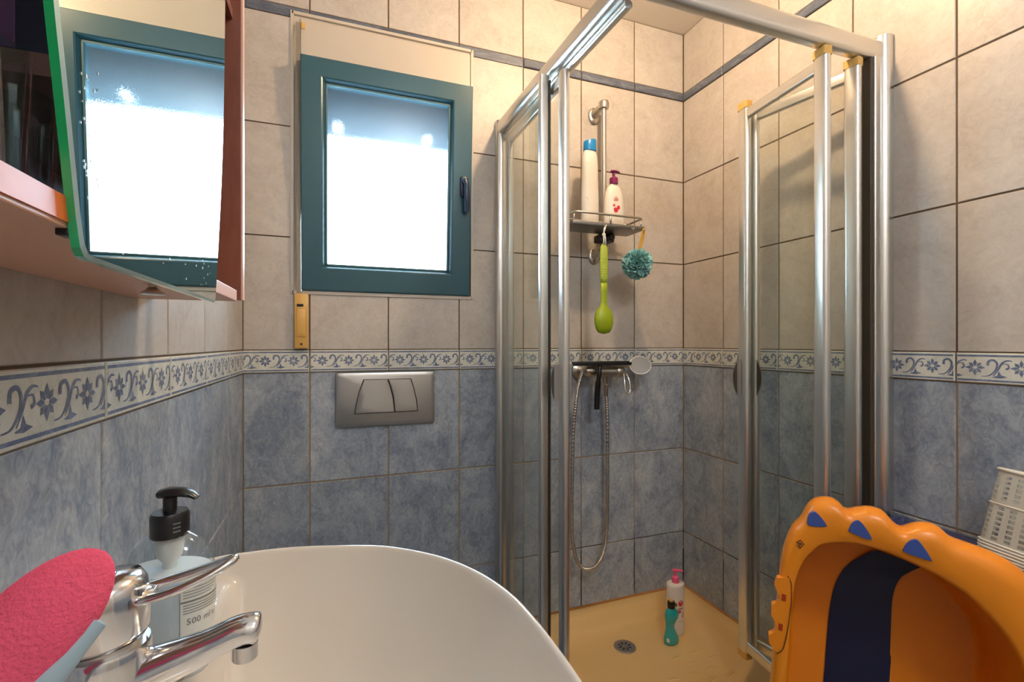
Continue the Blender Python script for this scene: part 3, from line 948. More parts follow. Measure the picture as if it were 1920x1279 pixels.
# round the two lower corners
def corner(ol_):
    lo, hi = ol_[0], ol_[-1]
    r = 0.012
    a = [(lo[0] - 0.0016, lo[1] + r), (lo[0] + 0.0005, lo[1] + r * 0.45), (lo[0] + r * 0.4, lo[1] + r * 0.1), (lo[0] + r, lo[1])]
    c = [(hi[0] - r * 0.3, hi[1]), (hi[0] + 0.0003, hi[1] + r * 0.3)]
    core = [p for p in ol_[1:-1] if p[1] > lo[1] + r]
    return a[::-1] + core[:0] + [p for p in core] if False else (a, core, c)
a_, core, c_ = corner(ol)
ol = a_[::-1] + core + c_[::-1]
mf = lambda u, v, d: Vector((-0.133 - d, u, v))
b = nb()
def inset(ol_, s):
    cy = MC; cz = 1.62
    return [(cy + (u - cy) * (1 - s / 0.2), cz + (v - cz) * (1 - s / 0.39)) for u, v in ol_]
rings(b, [[mf(u, v, 0.0012) for u, v in ol], [mf(u, v, 0.0) for u, v in inset(ol, 0.0025)]], False, False)
obj('mirror_bevel', b, 'pale_edge', t)
b = nb(); vs = [b.verts.new(mf(u, v, 0.0)) for u, v in inset(ol, 0.0025)]; b.faces.new(vs)
mir = obj('mirror', b, 'mirror', t)
b = nb()
rings(b, [[mf(u, v, 0.0012) for u, v in ol], [mf(u, v, 0.0055) for u, v in ol]], False, True)
obj('glass_edge', b, 'green_edge', t)
# toothpaste specks along the lower left of the mirror
b = nb()
rnd = random.Random(3)
for k in range(90):
    s = rnd.random()
    u = 0.335 + abs(rnd.gauss(0, 0.022)) if s < 0.7 else 0.34 + rnd.random() * 0.30
    v = 1.245 + rnd.random() * 0.10 if s < 0.7 else 1.24 + rnd.random() * 0.03
    if u < 0.327 + (1.2285 + 0.02 - v) * 0.2 + 0.02: continue
    r_ = 0.0004 + 0.0007 * rnd.random()
    q = [mf(u + r_ * 0.8 * math.cos(a), v + r_ * 1.4 * math.sin(a), -0.0003) for a in [2 * PI * j / 6 for j in range(6)]]
    b.faces.new([b.verts.new(p) for p in q])
o = obj('dried_splash', b, 'white_plastic', mir); o['kind'] = 'stuff'
obj('mounting_bracket', box(nb(), -0.145, -0.1386, 0.337, 0.347, 1.2400, 1.2445, 0.001), 'black', t)
b = nb(); lathe(b, [(0.004, 0.0), (0.004, -0.004), (0.007, -0.007), (0.011, -0.0095), (0.0115, -0.011), (0.010, -0.0118)], (-0.183, 0.620, CZ0), 24)
obj('downlight_rim', b, 'chrome', t, True, auto=40)
# tumblers and cartons on the cabinet shelves
for k, (gx, gy, hh, rr) in enumerate(((-0.176, 0.338, 0.078, 0.020), (-0.190, 0.396, 0.076, 0.020), (-0.182, 0.440, 0.070, 0.018))):
    b = nb()
    pr = [(rr * 0.80, 0.0), (rr * 0.84, 0.004), (rr, hh), (rr - 0.0018, hh), (rr * 0.80 - 0.001, 0.010), (0.001, 0.010)]
    lathe(b, pr, (gx, gy, CZ0 + 0.0175), 18)
    tag(obj('tumbler', b, 'tumbler', None, True, auto=40), ['tall clear glass tumbler nearest the camera on the cabinet base shelf', 'middle of the three clear glass tumblers on the cabinet base shelf', 'smallest clear glass tumbler, next to the green mirror edge'][k], 'tumbler', 'tumblers in the mirror cabinet')
tc_ = thing('maroon_carton', 'maroon card carton behind the tumblers in the mirror cabinet', 'carton', (-0.236, 0.405, CZ0 + 0.0175))
obj('box', box(nb(), -0.2545, -0.2295, 0.33, 0.50, CZ0 + 0.0175, CZ0 + 0.096, 0.001), 'maroon', tc_)
b = nb(); box(b, -0.2297, -0.2291, 0.36, 0.40, CZ0 + 0.086, CZ0 + 0.091)
obj('print', b, 'dark_print', tc_)
tag(obj('violet_carton', box(nb(), -0.250, -0.185, 0.386, 0.436, 1.3625, 1.47, 0.001), 'violet'), 'dark violet carton standing on the grey inner cabinet shelf', 'carton')

# ------------------------------------------------------------------ shower tray
TX0, TX1, TY0, TY1 = 0.555, XR - 0.0005, 0.850, YB - 0.0005
ZT, ZF = 0.136, 0.066
t = thing('shower_tray', 'cream acrylic shower tray in the tiled corner', 'shower tray', ((TX0 + TX1) / 2, (TY0 + TY1) / 2, 0))
tcx, tcy = (TX0 + TX1) / 2, (TY0 + TY1) / 2
thx, thy = (TX1 - TX0) / 2, (TY1 - TY0) / 2
b = nb()
rs = []
for ins, z, r in ((0.0, 0.0, 0.006), (0.0, ZT - 0.006, 0.006), (0.002, ZT - 0.001, 0.006), (0.006, ZT, 0.008), (0.035, ZT - 0.002, 0.03), (0.048, ZT - 0.010, 0.04), (0.062, ZT - 0.034, 0.05), (0.085, ZF + 0.014, 0.06), (0.12, ZF + 0.003, 0.07), (0.16, ZF, 0.08)):
    rs.append([Vector((tcx + x, tcy + y, z)) for x, y in rrect(thx - ins, thy - ins, r, 6)])
rings(b, rs)
tray = obj('basin', b, 'acrylic', t, True, auto=40)
b = nb()
tube(b, [(TX0 + 0.03, YB - 0.001, ZT + 0.001), (XR - 0.001, YB - 0.001, ZT + 0.001), (XR - 0.001, 0.90, ZT + 0.001)], 0.0055, 8)
obj('sealant_bead', b, pmat('stained_silicone', srgb(168, 112, 52), 0.6, noise=0.45, nscale=9), t, True)
# anti-slip waves moulded in the tray floor
wave = nb()
rsw = []
for k in range(9):
    s = -1 + 2 * k / 8
    wv = max(0.02, (1 - s * s) ** 0.5)
    rsw.append([Vector((0.026 * s, 0.006 * wv * math.cos(a) + 0.004 * math.sin(s * 2.5), 0.0032 * wv * math.sin(a))) for a in [PI * j / 6 for j in range(7)]])
rings(wave, rsw, closed=False)
wm = bpy.data.meshes.new('grip_wave'); bmesh.ops.recalc_face_normals(wave, faces=wave.faces); wave.to_mesh(wm); wave.free()
wm.materials.append(M['acrylic'])
for f in wm.polygons: f.use_smooth = True
rnd = random.Random(5)
for iy in range(9):
    for ix in range(6):
        x = 0.80 + ix * 0.083 + (0.04 if iy % 2 else 0) + rnd.uniform(-0.006, 0.006); y = 1.385 - iy * 0.042
        if x > 1.27 or (x < 1.10 and y > 1.33): continue
        o = bpy.data.objects.new('grip_wave', wm); COL.objects.link(o); o.parent = t
        o.location = Vector((x, y, ZF)) - t.location; o.rotation_euler = (0, 0, -0.25 + rnd.uniform(-0.2, 0.2))
# waste grid
DX, DY = 1.0, 1.502
w = thing('shower_waste', 'round chrome waste grate in the shower tray', 'drain', (DX, DY, ZF))
b = nb(); lathe(b, [(0.040, 0.0), (0.0395, 0.003), (0.036, 0.0045), (0.027, 0.0035), (0.001, 0.0035)], (DX, DY, ZF), 40)
obj('grate', b, 'satin', w, True, auto=40)
b = nb()
for k in range(8):
    a = 2 * PI * k / 8
    q = [(0.010, -0.0016), (0.023, -0.0035), (0.0245, 0), (0.023, 0.0035), (0.010, 0.0016)]
    b.faces.new([b.verts.new((DX + u * math.cos(a) - v * math.sin(a), DY + u * math.sin(a) + v * math.cos(a), ZF + 0.0037)) for u, v in q])
obj('slots', b, 'black', w)

# ------------------------------------------------------------------ shower enclosure
t = thing('shower_enclosure', 'aluminium framed glass corner shower enclosure with open folding door', 'shower enclosure', (0.99, 1.27, ZT))
Z0, Z1 = ZT, 1.992
def d_post(bm, cx, cy, hx, hy, z0, z1, face):
    """wall profile: flat back, bowed front"""
    pr = []
    for k in range(13):
        a = -PI / 2 + PI * k / 12
        pr.append((math.cos(a), math.sin(a)))
    ring = []
    ca, sa = math.cos(face), math.sin(face)
    for x, y in [(-1, -1)] + [(-0.2 + 1.2 * x, y) for x, y in pr] + [(-1, 1)]:
        u, v = x * hx, y * hy
        ring.append((cx + u * ca - v * sa, cy + u * sa + v * ca))
    rings(bm, [[Vector((x, y, z)) for x, y in ring] for z in (z0, z1)])
b = nb(); d_post(b, 0.578, YB - 0.014, 0.014, 0.020, Z0, Z1 + 0.004, -PI / 2); obj('wall_profile', b, 'alu', t, True, auto=40)
b = nb(); d_post(b, XR - 0.016, 0.872, 0.016, 0.021, Z0, 2.012, PI); obj('wall_profile', b, 'alu', t, True, auto=40)
b = nb(); post(b, XR - 0.044, 0.876, 0.012, 0.014, Z0, 1.95, 0.004); obj('jamb_profile', b, 'alu', t, True, auto=40)
b = nb(); post(b, XR - 0.0625, 0.878, 0.006, 0.012, Z0, 1.945, 0.002); obj('seal_strip', b, 'alu_shade', t)
def rail(name, p, q, z0, z1, hw, mat='alu'):
    p, q = Vector((p[0], p[1], 0)), Vector((q[0], q[1], 0))
    dr = (q - p).normalized(); sd_ = Vector((-dr.y, dr.x, 0))
    zc, hh = (z0 + z1) / 2, (z1 - z0) / 2
    pr = rrect(hw, hh, min(hw, hh) * 0.75, 6)
    bm = nb()
    rings(bm, [[o_ + sd_ * x + Vector((0, 0, zc + y)) for x, y in pr] for o_ in (p, q)])
    return obj(name, bm, mat, t, True, auto=40)
rail('top_rail', (0.580, 1.66), (0.602, 0.872), 1.945, 1.996, 0.019)
rail('top_rail', (0.585, 0.892), (1.400, 0.880), 1.945, 2.000, 0.019)
rail('door_track', (0.594, 1.66), (0.616, 0.91), 1.926, 1.945, 0.010)
rail('bottom_rail', (0.580, 1.66), (0.602, 0.872), ZT, ZT + 0.028, 0.016)
rail('bottom_rail', (0.602, 0.886), (1.400, 0.880), ZT, ZT + 0.026, 0.016)
# fixed side glass
def pane(p, q, z0, z1, parent, th=0.0025, name='glass_pane'):
    p, q = Vector((p[0], p[1], 0)), Vector((q[0], q[1], 0))
    dr = (q - p).normalized(); sd_ = Vector((-dr.y, dr.x, 0))
    bm = nb()
    rings(bm, [[p + sd_ * th + Vector((0, 0, z)), q + sd_ * th + Vector((0, 0, z)), q - sd_ * th + Vector((0, 0, z)), p - sd_ * th + Vector((0, 0, z))] for z in (z0, z1)])
    return obj(name, bm, 'glass', parent)
pane((0.5795, 1.645), (0.5700, 1.258), ZT + 0.02, 1.945, t)
b = nb(); post(b, 0.5640, 1.256, 0.014, 0.010, ZT + 0.02, 1.946, 0.005); ps = obj('side_post', b, 'alu', t, True, auto=40)
b = nb(); post(b, 0.5785, 1.2525, 0.002, 0.011, ZT + 0.02, 1.93, 0.001); obj('post_gasket', b, 'alu_shade', ps)
# door leaf builder
def leaf(p, q, z0, z1, caps=(), stile=(0.020, 0.012), handle_end=None):
    P_, Q_ = Vector((p[0], p[1], 0)), Vector((q[0], q[1], 0))
    dr = (Q_ - P_).normalized(); ang = math.atan2(dr.y, dr.x)
    sd_ = Vector((-dr.y, dr.x, 0))
    lf = pane(P_ + dr * (stile[0] * 2 - 0.004), Q_ - dr * (stile[0] * 2 - 0.004), z0 + 0.03, z1 - 0.03, t, name='door_leaf')
    for za, zb in ((z1 - 0.034, z1 - 0.002), (z0 + 0.002, z0 + 0.034)):
        zc, hh = (za + zb) / 2, (zb - za) / 2
        bm = nb()
        rings(bm, [[o_ + sd_ * x + Vector((0, 0, zc + y)) for x, y in rrect(0.008, hh, 0.005, 4)] for o_ in (P_ + dr * 0.012, Q_ - dr * 0.012)])
        obj('leaf_rail', bm, 'alu', lf, True, auto=40)
    for e in (P_ + dr * stile[0], Q_ - dr * stile[0]):
        bm = nb(); post(bm, e.x, e.y, stile[0], stile[1], z0, z1, stile[1] * 0.8, ang)
        obj('stile', bm, 'alu', lf, True, auto=40)
    for e in caps:
        c = P_ + dr * stile[0] if e == 0 else Q_ - dr * stile[0]
        for za, zb in ((z1, z1 + 0.022), (z0 - 0.020, z0)):
            bm = nb(); post(bm, c.x, c.y, stile[0], stile[1] + 0.001, za, zb, 0.005, ang)
            obj('end_cap', bm, 'yellowed', lf, True, auto=40)
    return lf
def handle(lf, c, ax_, z0, z1, out):
    """crescent pull: flat back, bowed edge"""
    c = Vector((c[0], c[1], 0)); ax_ = Vector((ax_[0], ax_[1], 0)).normalized(); out = Vector((out[0], out[1], 0)).normalized()
    bm = nb()
    pl = []
    for k in range(13):
        s = k / 12
        pl.append((0.021 * math.sin(PI * s) ** 0.85, z0 + (z1 - z0) * s))
    prism(bm, pl, lambda u, v, d: c + ax_ * u + out * d + Vector((0, 0, v)), 0.0, 0.016)
    h_ = obj('handle', bm, 'satin', lf, True, auto=40)
    bm = nb()
    zc = (z0 + z1) / 2
    pl = [(u * 0.78, zc + (v - zc) * 0.86) for u, v in pl]
    prism(bm, pl, lambda u, v, d: c + ax_ * u + out * d + Vector((0, 0, v)), 0.0155, 0.017)
    obj('grip_recess', bm, 'alu_shade', h_)
LZ0, LZ1 = 0.205, 1.922
lA = leaf((1.318, 0.872), (1.258, 1.192), LZ0, LZ1, caps=(0,))
lB = leaf((1.1876, 0.866), (1.228, 1.190), LZ0, LZ1, caps=(0, 1))
handle(lB, (1.2125, 1.172), (0.05, 0.40), 1.014, 1.126, (-1, 0.1))
handle(lA, (1.262, 1.160), (-0.05, -0.9), 1.014, 1.128, (-0.5, -0.6))
lC = leaf((0.5930, 1.166), (0.5930, 1.632), LZ0, 1.926, stile=(0.017, 0.012))
handle(lC, (0.6045, 1.190), (0.0, 1.0), 1.02, 1.122, (1, 0))
handle(lC, (0.5815, 1.190), (0.0, 1.0), 1.02, 1.122, (-1, 0))

# ------------------------------------------------------------------ shower riser, shelf and what hangs from it
RX, RY = 0.983, 1.620
t = thing('shower_riser', 'brushed nickel shower riser rail on the back wall of the shower', 'shower rail', (RX, YB, 1.52))
b = nb(); tube(b, [(RX, RY, 1.535), (RX, RY, 2.108)], 0.0105, 18); obj('rail', b, 'nickel', t, True, auto=40)
for z, nm in ((2.106, 'wall_bracket'), (1.548, 'wall_bracket')):
    b = nb()
    sgn = -1 if z > 1.8 else -1
    lathe(b, [(0.019, -0.016), (0.020, -0.012), (0.020, 0.006), (0.0185, 0.011), (0.012, 0.014)], (RX, RY, z), 24)
    tube(b, [(RX, RY, z - 0.002), (RX - 0.006, (RY + YB) / 2, z - 0.008), (RX - 0.012, YB - 0.002, z - 0.020)], [0.013, 0.014, 0.018], 16)
    lathe(b, [(0.024, 0.0), (0.024, 0.006), (0.020, 0.010)], (RX - 0.012, YB, z - 0.022), 24, axis='Y', sy=1.35)
    obj(nm, b, 'nickel', t, True, auto=50)

SZ_ = 1.598
t = thing('shower_shelf', 'grey metal shower shelf basket clamped to the riser rail', 'shelf', (0.93, 1.55, SZ_))
b = nb(); box(b, 0.782, 1.082, 1.492, 1.610, SZ_, SZ_ + 0.014, 0.004); obj('tray', b, 'grey_metal', t, True, auto=40)
b = nb()
lp = [(0.800, 1.60), (0.788, 1.585), (0.792, 1.502), (0.806, 1.494), (1.058, 1.494), (1.074, 1.504), (1.076, 1.585), (1.062, 1.60)]
tube(b, [(x, y, SZ_ + 0.044) for x, y in lp + [lp[0]]], 0.0042, 8)
g = obj('guard_rail', b, 'nickel', t, True)
for x, y in ((0.793, 1.505), (0.935, 1.494), (1.072, 1.505), (0.79, 1.585), (1.074, 1.585)):
    b = nb(); tube(b, [(x, y, SZ_ + 0.010), (x, y, SZ_ + 0.044)], 0.0035, 8); obj('guard_post', b, 'nickel', t, True)
b = nb(); box(b, RX - 0.032, RX + 0.032, 1.592, 1.645, SZ_ - 0.030, SZ_, 0.006); lathe(b, [(0.014, 0), (0.014, 0.030), (0.010, 0.034)], (RX, 1.592, SZ_ - 0.018), 18, axis='Y')
obj('clamp', b, 'black', t, True, auto=40)
for x in (0.905, 1.02):
    b = nb(); tube(b, [(x, 1.493, SZ_ + 0.004), (x, 1.484, SZ_ + 0.0), (x, 1.479, SZ_ - 0.010), (x, 1.474, SZ_ - 0.005), (x, 1.474, SZ_ + 0.001)], 0.0025, 8); obj('hook', b, 'nickel', t, True)
b = nb(); tube(b, [(1.070, 1.50, SZ_ + 0.004), (1.074, 1.490, SZ_ - 0.004), (1.074, 1.482, SZ_ + 0.001)], 0.003, 8); obj('hook', b, 'nickel', t, True)

# shampoo bottle with blue cap
bz = SZ_ + 0.0142
bx, by = 0.883, 1.552
t = thing('shampoo_bottle', 'tall white shampoo bottle with blue cap on the shower shelf', 'bottle', (bx, by, bz))
b = nb(); lathe(b, [(0.032, 0.0), (0.036, 0.003), (0.037, 0.012), (0.0365, 0.09), (0.0345, 0.16), (0.033, 0.22), (0.030, 0.255), (0.024, 0.272), (0.020, 0.275)], (bx, by, bz), 36, 1.0, 0.62, rot=0.12)
obj('bottle', b, 'white_plastic', t, True, auto=50)
b = nb()
rs = []
for z, sc, slope in ((0.273, 1.0, 0), (0.276, 1.03, 0), (0.312, 1.0, 0.010), (0.318, 0.9, 0.010)):
    rs.append([Vector((bx + 0.025 * sc * math.cos(a), by + 0.019 * sc * math.sin(a), bz + z + slope * (math.cos(a) * 0.5 - 0.5))) for a in [2 * PI * j / 30 for j in range(30)]])
rings(b, rs); obj('cap', b, 'blue_cap', t, True, auto=40)
b = nb()
def face_on(bx_, by_, rx, ry, u, v, d, a0):
    a = a0 + u / rx
    return Vector((bx_ + (rx + d) * math.cos(a), by_ + (ry + d) * math.sin(a), v))
def patch(bm, bx_, by_, rx, ry, u0, u1, v0, v1, d, a0, n=4):
    vs = [(bm.verts.new(face_on(bx_, by_, rx, ry, u0 + (u1 - u0) * k / n, v0, d, a0)), bm.verts.new(face_on(bx_, by_, rx, ry, u0 + (u1 - u0) * k / n, v1, d, a0))) for k in range(n + 1)]
    for k in range(n):
        bm.faces.new((vs[k][0], vs[k + 1][0], vs[k + 1][1], vs[k][1]))
for k in range(9):
    patch(b, bx, by, 0.0372, 0.0235, -0.012, 0.006 - (0.003 if k % 3 == 2 else 0), bz + 0.052 + k * 0.0052, bz + 0.0555 + k * 0.0052, 0.0006, -2.25)
for k in range(3):
    patch(b, bx, by, 0.0372, 0.0235, -0.008, 0.004, bz + 0.028 + k * 0.005, bz + 0.032 + k * 0.005, 0.0006, -2.25)
obj('small_print', b, 'print_grey', t)
b = nb()
for k in range(4):
    patch(b, bx, by, 0.0345 + 0.0004 * (3 - k), 0.022, -0.010, 0.006, bz + 0.168 + k * 0.018, bz + 0.1705 + k * 0.018, 0.0008, -2.2)
obj('grip_ridges', b, 'label_pale', t)

# pump lotion bottle, purple pump
def pump_bottle(name, label, bx, by, bz, prof, sy, rot, pump_mat, pr, ph, sp_dir, hgt):
    t_ = thing(name, label, 'bottle', (bx, by, bz))
    bm = nb(); lathe(bm, prof, (bx, by, bz), 36, 1.0, sy, rot=rot)
    obj('bottle', bm, 'white_plastic', t_, True, auto=55)
    bm = nb(); lathe(bm, [(pr, hgt - 0.002), (pr * 1.03, hgt + 0.002), (pr, hgt + ph), (pr * 0.6, hgt + ph + 0.004), (pr * 0.36, hgt + ph + 0.006), (pr * 0.34, hgt + ph * 2.1)], (bx, by, bz), 22)
    c_ = obj('pump_collar', bm, pump_mat, t_, True, auto=40)
    bm = nb()
    d_ = Vector((math.cos(sp_dir), math.sin(sp_dir), 0)); c0_ = Vector((bx, by, bz + hgt + ph * 2.1))
    tube(bm, [c0_ - d_ * pr * 0.9, c0_ - d_ * pr * 0.7 + Vector((0, 0, 0.002)), c0_ + d_ * pr * 0.8 + Vector((0, 0, 0.005)), c0_ + d_ * pr * 1.7 + Vector((0, 0, 0.007)), c0_ + d_ * pr * 2.1 + Vector((0, 0, 0.005))], [pr * 0.3, pr * 0.62, pr * 0.66, pr * 0.45, pr * 0.3], 14, 0.55)
    obj('pump_head', bm, pump_mat, t_, True)
    return t_
bx2, by2 = 0.985, 1.552
bz2 = bz
t = pump_bottle('lotion_bottle', 'white lotion bottle with purple pump and red fruit print on the shower shelf', bx2, by2, bz2,
                [(0.036, 0.0), (0.041, 0.003), (0.043, 0.015), (0.043, 0.06), (0.0405, 0.10), (0.035, 0.130), (0.026, 0.150), (0.016, 0.160), (0.0145, 0.166)], 0.55, 0.0, 'purple', 0.0155, 0.020, 0.35, 0.166)
def front_decal(bm, bx_, by_, bz_, prof, sy, pts, d=0.0007, a_c=-2.05):
    """flat print bent round an oval bottle; pts = (u, v) metres, u to the right seen from the camera"""
    vs = []
    for u, v in pts:
        r_ = None
        for (r0, h0), (r1, h1) in zip(prof, prof[1:]):
            if h0 <= v <= h1 and h1 > h0:
                r_ = r0 + (r1 - r0) * (v - h0) / (h1 - h0); break
        r_ = r_ or prof[0][0]
        # find the angle whose offset across the view equals u
        vx, vy = math.cos(a_c + PI / 2), math.sin(a_c + PI / 2)
        best = min((abs((r_ * math.cos(a) * vx + r_ * sy * math.sin(a) * vy) - u), a) for a in [a_c - 1.4 + 2.8 * k / 200 for k in range(201)])
        a = best[1]
        vs.append(bm.verts.new((bx_ + (r_ + d) * math.cos(a), by_ + (r_ * sy + d) * math.sin(a), bz_ + v)))
    bm.faces.new(vs)
LP = [(0.036, 0.0), (0.041, 0.003), (0.043, 0.015), (0.043, 0.06), (0.0405, 0.10), (0.035, 0.130), (0.026, 0.150), (0.016, 0.160), (0.0145, 0.166)]
def blob(cx_, cz_, rx_, rz_, n=9, heart=False):
    out = []
    for k in range(n):
        a = 2 * PI * k / n
        s_ = 1.0
        if heart:
            s_ = 1.0 - 0.28 * max(0, math.sin(a)) ** 6
        out.append((cx_ + rx_ * math.cos(a) * s_, cz_ + rz_ * math.sin(a) * s_))
    return out
b = nb()
front_decal(b, bx2, by2, bz2, LP, 0.55, blob(0.006, 0.062, 0.0085, 0.011, 12, True)); front_decal(b, bx2, by2, bz2, LP, 0.55, blob(0.0155, 0.071, 0.006, 0.008, 10)); front_decal(b, bx2, by2, bz2, LP, 0.55, blob(-0.001, 0.078, 0.0045, 0.005, 9))
obj('fruit_print', b, 'red', t)
b = nb()
for k, (u0, u1) in enumerate(((0.003, 0.011), (-0.001, 0.016), (-0.002, 0.015))):
    v = 0.107 - 0.006 * k if k < 3 else 0.045
    for q in range(5):
        ua = u0 + (u1 - u0) * q / 5; ub = ua + (u1 - u0) / 5 * 0.75
        front_decal(b, bx2, by2, bz2, LP, 0.55, [(ua, v), (ub, v), (ub, v + 0.0035), (ua, v + 0.0035)])
obj('lettering', b, 'red', t)

# green bath brush hanging from the shelf
GX, GY = 0.896, 1.476
t = thing('bath_brush', 'lime green bath brush hanging by a white cord from the shower shelf', 'brush', (GX, GY, 1.213))
b = nb()
prof = [(0.004, 0.0), (0.022, 0.004), (0.031, 0.016), (0.0365, 0.036), (0.0375, 0.052), (0.034, 0.070), (0.026, 0.086), (0.0155, 0.098), (0.0125, 0.112), (0.0125, 0.15), (0.0137, 0.181)]
lathe(b, [(r, h) for r, h in prof], (GX, GY, 1.213), 28, 1.0, 0.5)
obj('head', b, 'green', t, True)
b = nb()
lathe(b, [(0.0135, 0.178), (0.0155, 0.20), (0.0165, 0.24), (0.0160, 0.28), (0.0135, 0.305), (0.008, 0.316), (0.002, 0.318)], (GX, GY, 1.213), 24, 1.0, 0.5)
g = obj('grip', b, 'green_light', t, True)
b = nb()
for k in range(9):
    z = 1.213 + 0.205 + k * 0.008
    lathe(b, [(0.0158, -0.0012), (0.0172, 0), (0.0158, 0.0012)], (GX, GY, z), 20, 1.0, 0.52)
obj('grip_ribs', b, 'green_light', g, True)
b = nb(); tube(b, [(GX - 0.004, GY - 0.006, 1.528), (GX - 0.003, GY - 0.004, 1.555), (GX, GY, 1.572), (GX + 0.006, GY + 0.001, 1.588), (GX + 0.009, GY + 0.002, 1.594)], 0.0026, 8)
tube(b, [(GX + 0.004, GY - 0.006, 1.528), (GX + 0.003, GY - 0.004, 1.555), (GX, GY, 1.572), (GX + 0.003, GY + 0.0005, 1.590)], 0.0026, 8)
lathe(b, [(0.001, -0.006), (0.006, -0.003), (0.007, 0), (0.006, 0.004), (0.001, 0.006)], (GX, GY, 1.563), 12)
obj('cord', b, 'white_cord', t, True)

# teal netting pouf
PX, PY, PZ = 1.056, 1.505, 1.474
t = thing('net_pouf', 'teal netting bath pouf hanging by a yellow loop from the shower shelf', 'bath pouf', (PX, PY, PZ - 0.05))
b = nb()
rnd = random.Random(11)
for k in range(130):
    th = math.acos(1 - 2 * (k + 0.5) / 130); ph = k * 2.39996
    d = Vector((math.sin(th) * math.cos(ph), math.sin(th) * math.sin(ph), math.cos(th)))
    a = d.orthogonal().normalized()
    a = Matrix.Rotation(rnd.random() * PI * 2, 3, d) @ a
    c_ = d.cross(a)
    n = 10; wv = 0.011 + 0.006 * rnd.random(); f_ = rnd.uniform(1.5, 2.6); p_ = rnd.random() * 6
    inn, out = [], []
    for j in range(n + 1):
        s = -1 + 2 * j / n
        base = d * 0.030 + a * (s * wv) + c_ * (0.003 * math.sin(f_ * 3 * s + p_))
        tipv = d * (0.046 + 0.007 * math.sin(f_ * 4 * s + p_) + 0.006 * rnd.random()) + a * (s * wv * 1.5) + c_ * (0.013 * math.sin(f_ * 3.2 * s + p_))
        inn.append(b.verts.new(Vector((PX, PY, PZ)) + base)); out.append(b.verts.new(Vector((PX, PY, PZ)) + tipv))
    for j in range(n):
        b.faces.new((inn[j], inn[j + 1], out[j + 1], out[j]))
bmesh.ops.create_icosphere(b, subdivisions=3, radius=0.026, matrix=Matrix.Translation((PX, PY, PZ)))
obj('netting', b, 'teal_mesh', t, True)
b = nb()
lpp = [(PX + 0.001, PY, PZ + 0.035), (PX + 0.009, PY - 0.004, PZ + 0.075), (PX + 0.013, PY - 0.012, PZ + 0.11), (PX + 0.017, PY - 0.016, PZ + 0.1285), (PX + 0.021, PY - 0.012, PZ + 0.11), (PX + 0.018, PY - 0.004, PZ + 0.075), (PX + 0.006, PY, PZ + 0.035)]
tube(b, cat(lpp, 5), 0.0028, 8, 1.0)
obj('loop', b, 'yellow', t, True)

# ------------------------------------------------------------------ shower mixer, hose, hand shower, squeegee
MX, MZ = 0.985, 1.060
t = thing('shower_mixer', 'chrome wall-mounted shower mixer with loop lever below the border tiles', 'mixer', (MX, YB, MZ - 0.04))
b = nb()
tube(b, cat([(0.893, 1.612, MZ + 0.012), (0.905, 1.612, MZ + 0.014), (0.94, 1.612, MZ + 0.012), (0.985, 1.612, MZ + 0.010), (1.03, 1.612, MZ + 0.010)], 5), [0.012, 0.0165, 0.0185, 0.019, 0.020, 0.021, 0.022, 0.0225, 0.0225, 0.0225, 0.0225, 0.0225, 0.0225, 0.0225, 0.0225, 0.0225, 0.0225, 0.0225, 0.0225, 0.0225, 0.022], 20)
lathe(b, [(0.030, 0.018), (0.024, 0.004), (0.017, -0.012), (0.013, -0.024), (0.012, -0.034)], (0.986, 1.612, MZ - 0.006), 24, 1.0, 0.7)
obj('body', b, 'nickel', t, True, auto=50)
for x in (0.905, 1.035):
    b = nb(); lathe(b, [(0.030, 0.0), (0.030, 0.006), (0.020, 0.012), (0.013, 0.014), (0.013, 0.06)], (x, YB, MZ + 0.012), 24, axis='Y'); obj('wall_rose', b, 'nickel', t, True, auto=40)
b = nb(); lathe(b, [(0.022, 0.0), (0.025, 0.004), (0.0255, 0.022), (0.022, 0.032), (0.010, 0.036)], (1.028, 1.612, MZ + 0.010), 24, axis='X'); lev = obj('lever_cap', b, 'nickel', t, True, auto=50)
b = nb()
lo = cat([(1.052, 1.604, MZ + 0.010), (1.050, 1.585, MZ + 0.0), (1.046, 1.572, MZ - 0.03), (1.045, 1.566, MZ - 0.062), (1.055, 1.563, MZ - 0.075), (1.066, 1.566, MZ - 0.062), (1.068, 1.572, MZ - 0.03), (1.064, 1.585, MZ - 0.002), (1.058, 1.604, MZ + 0.010)], 4)
tube(b, lo, 0.0034, 8); obj('lever', b, 'chrome', lev, True)

t = thing('shower_hose', 'ribbed metal shower hose looping down the blue shower tiles', 'hose', (0.92, 1.63, 0.30))
hp = [(0.900, 1.600, 1.100), (0.884, 1.606, 1.075), (0.868, 1.612, 1.02), (0.860, 1.615, 0.96), (0.851, 1.62, 0.85), (0.846, 1.62, 0.70), (0.844, 1.62, 0.55), (0.846, 1.62, 0.45), (0.862, 1.62, 0.365), (0.890, 1.62, 0.322), (0.922, 1.62, 0.3135), (0.955, 1.62, 0.325), (0.982, 1.62, 0.37), (0.996, 1.62, 0.45), (0.9995, 1.62, 0.60), (0.9995, 1.62, 0.75), (0.997, 1.617, 0.90), (0.990, 1.614, 0.985)]
path = cat(hp, 40)
b = nb(); tube(b, path, [0.0062 if (i // 2) % 2 else 0.0076 for i in range(len(path))], 8)
obj('hose', b, 'nickel', t, True)
b = nb(); lathe(b, [(0.0085, 0.0), (0.0095, 0.004), (0.0105, 0.034), (0.0115, 0.036), (0.0115, 0.044)], (0.9885, 1.6135, 0.977), 18); obj('hose_nut', b, 'nickel', t, True, auto=40)

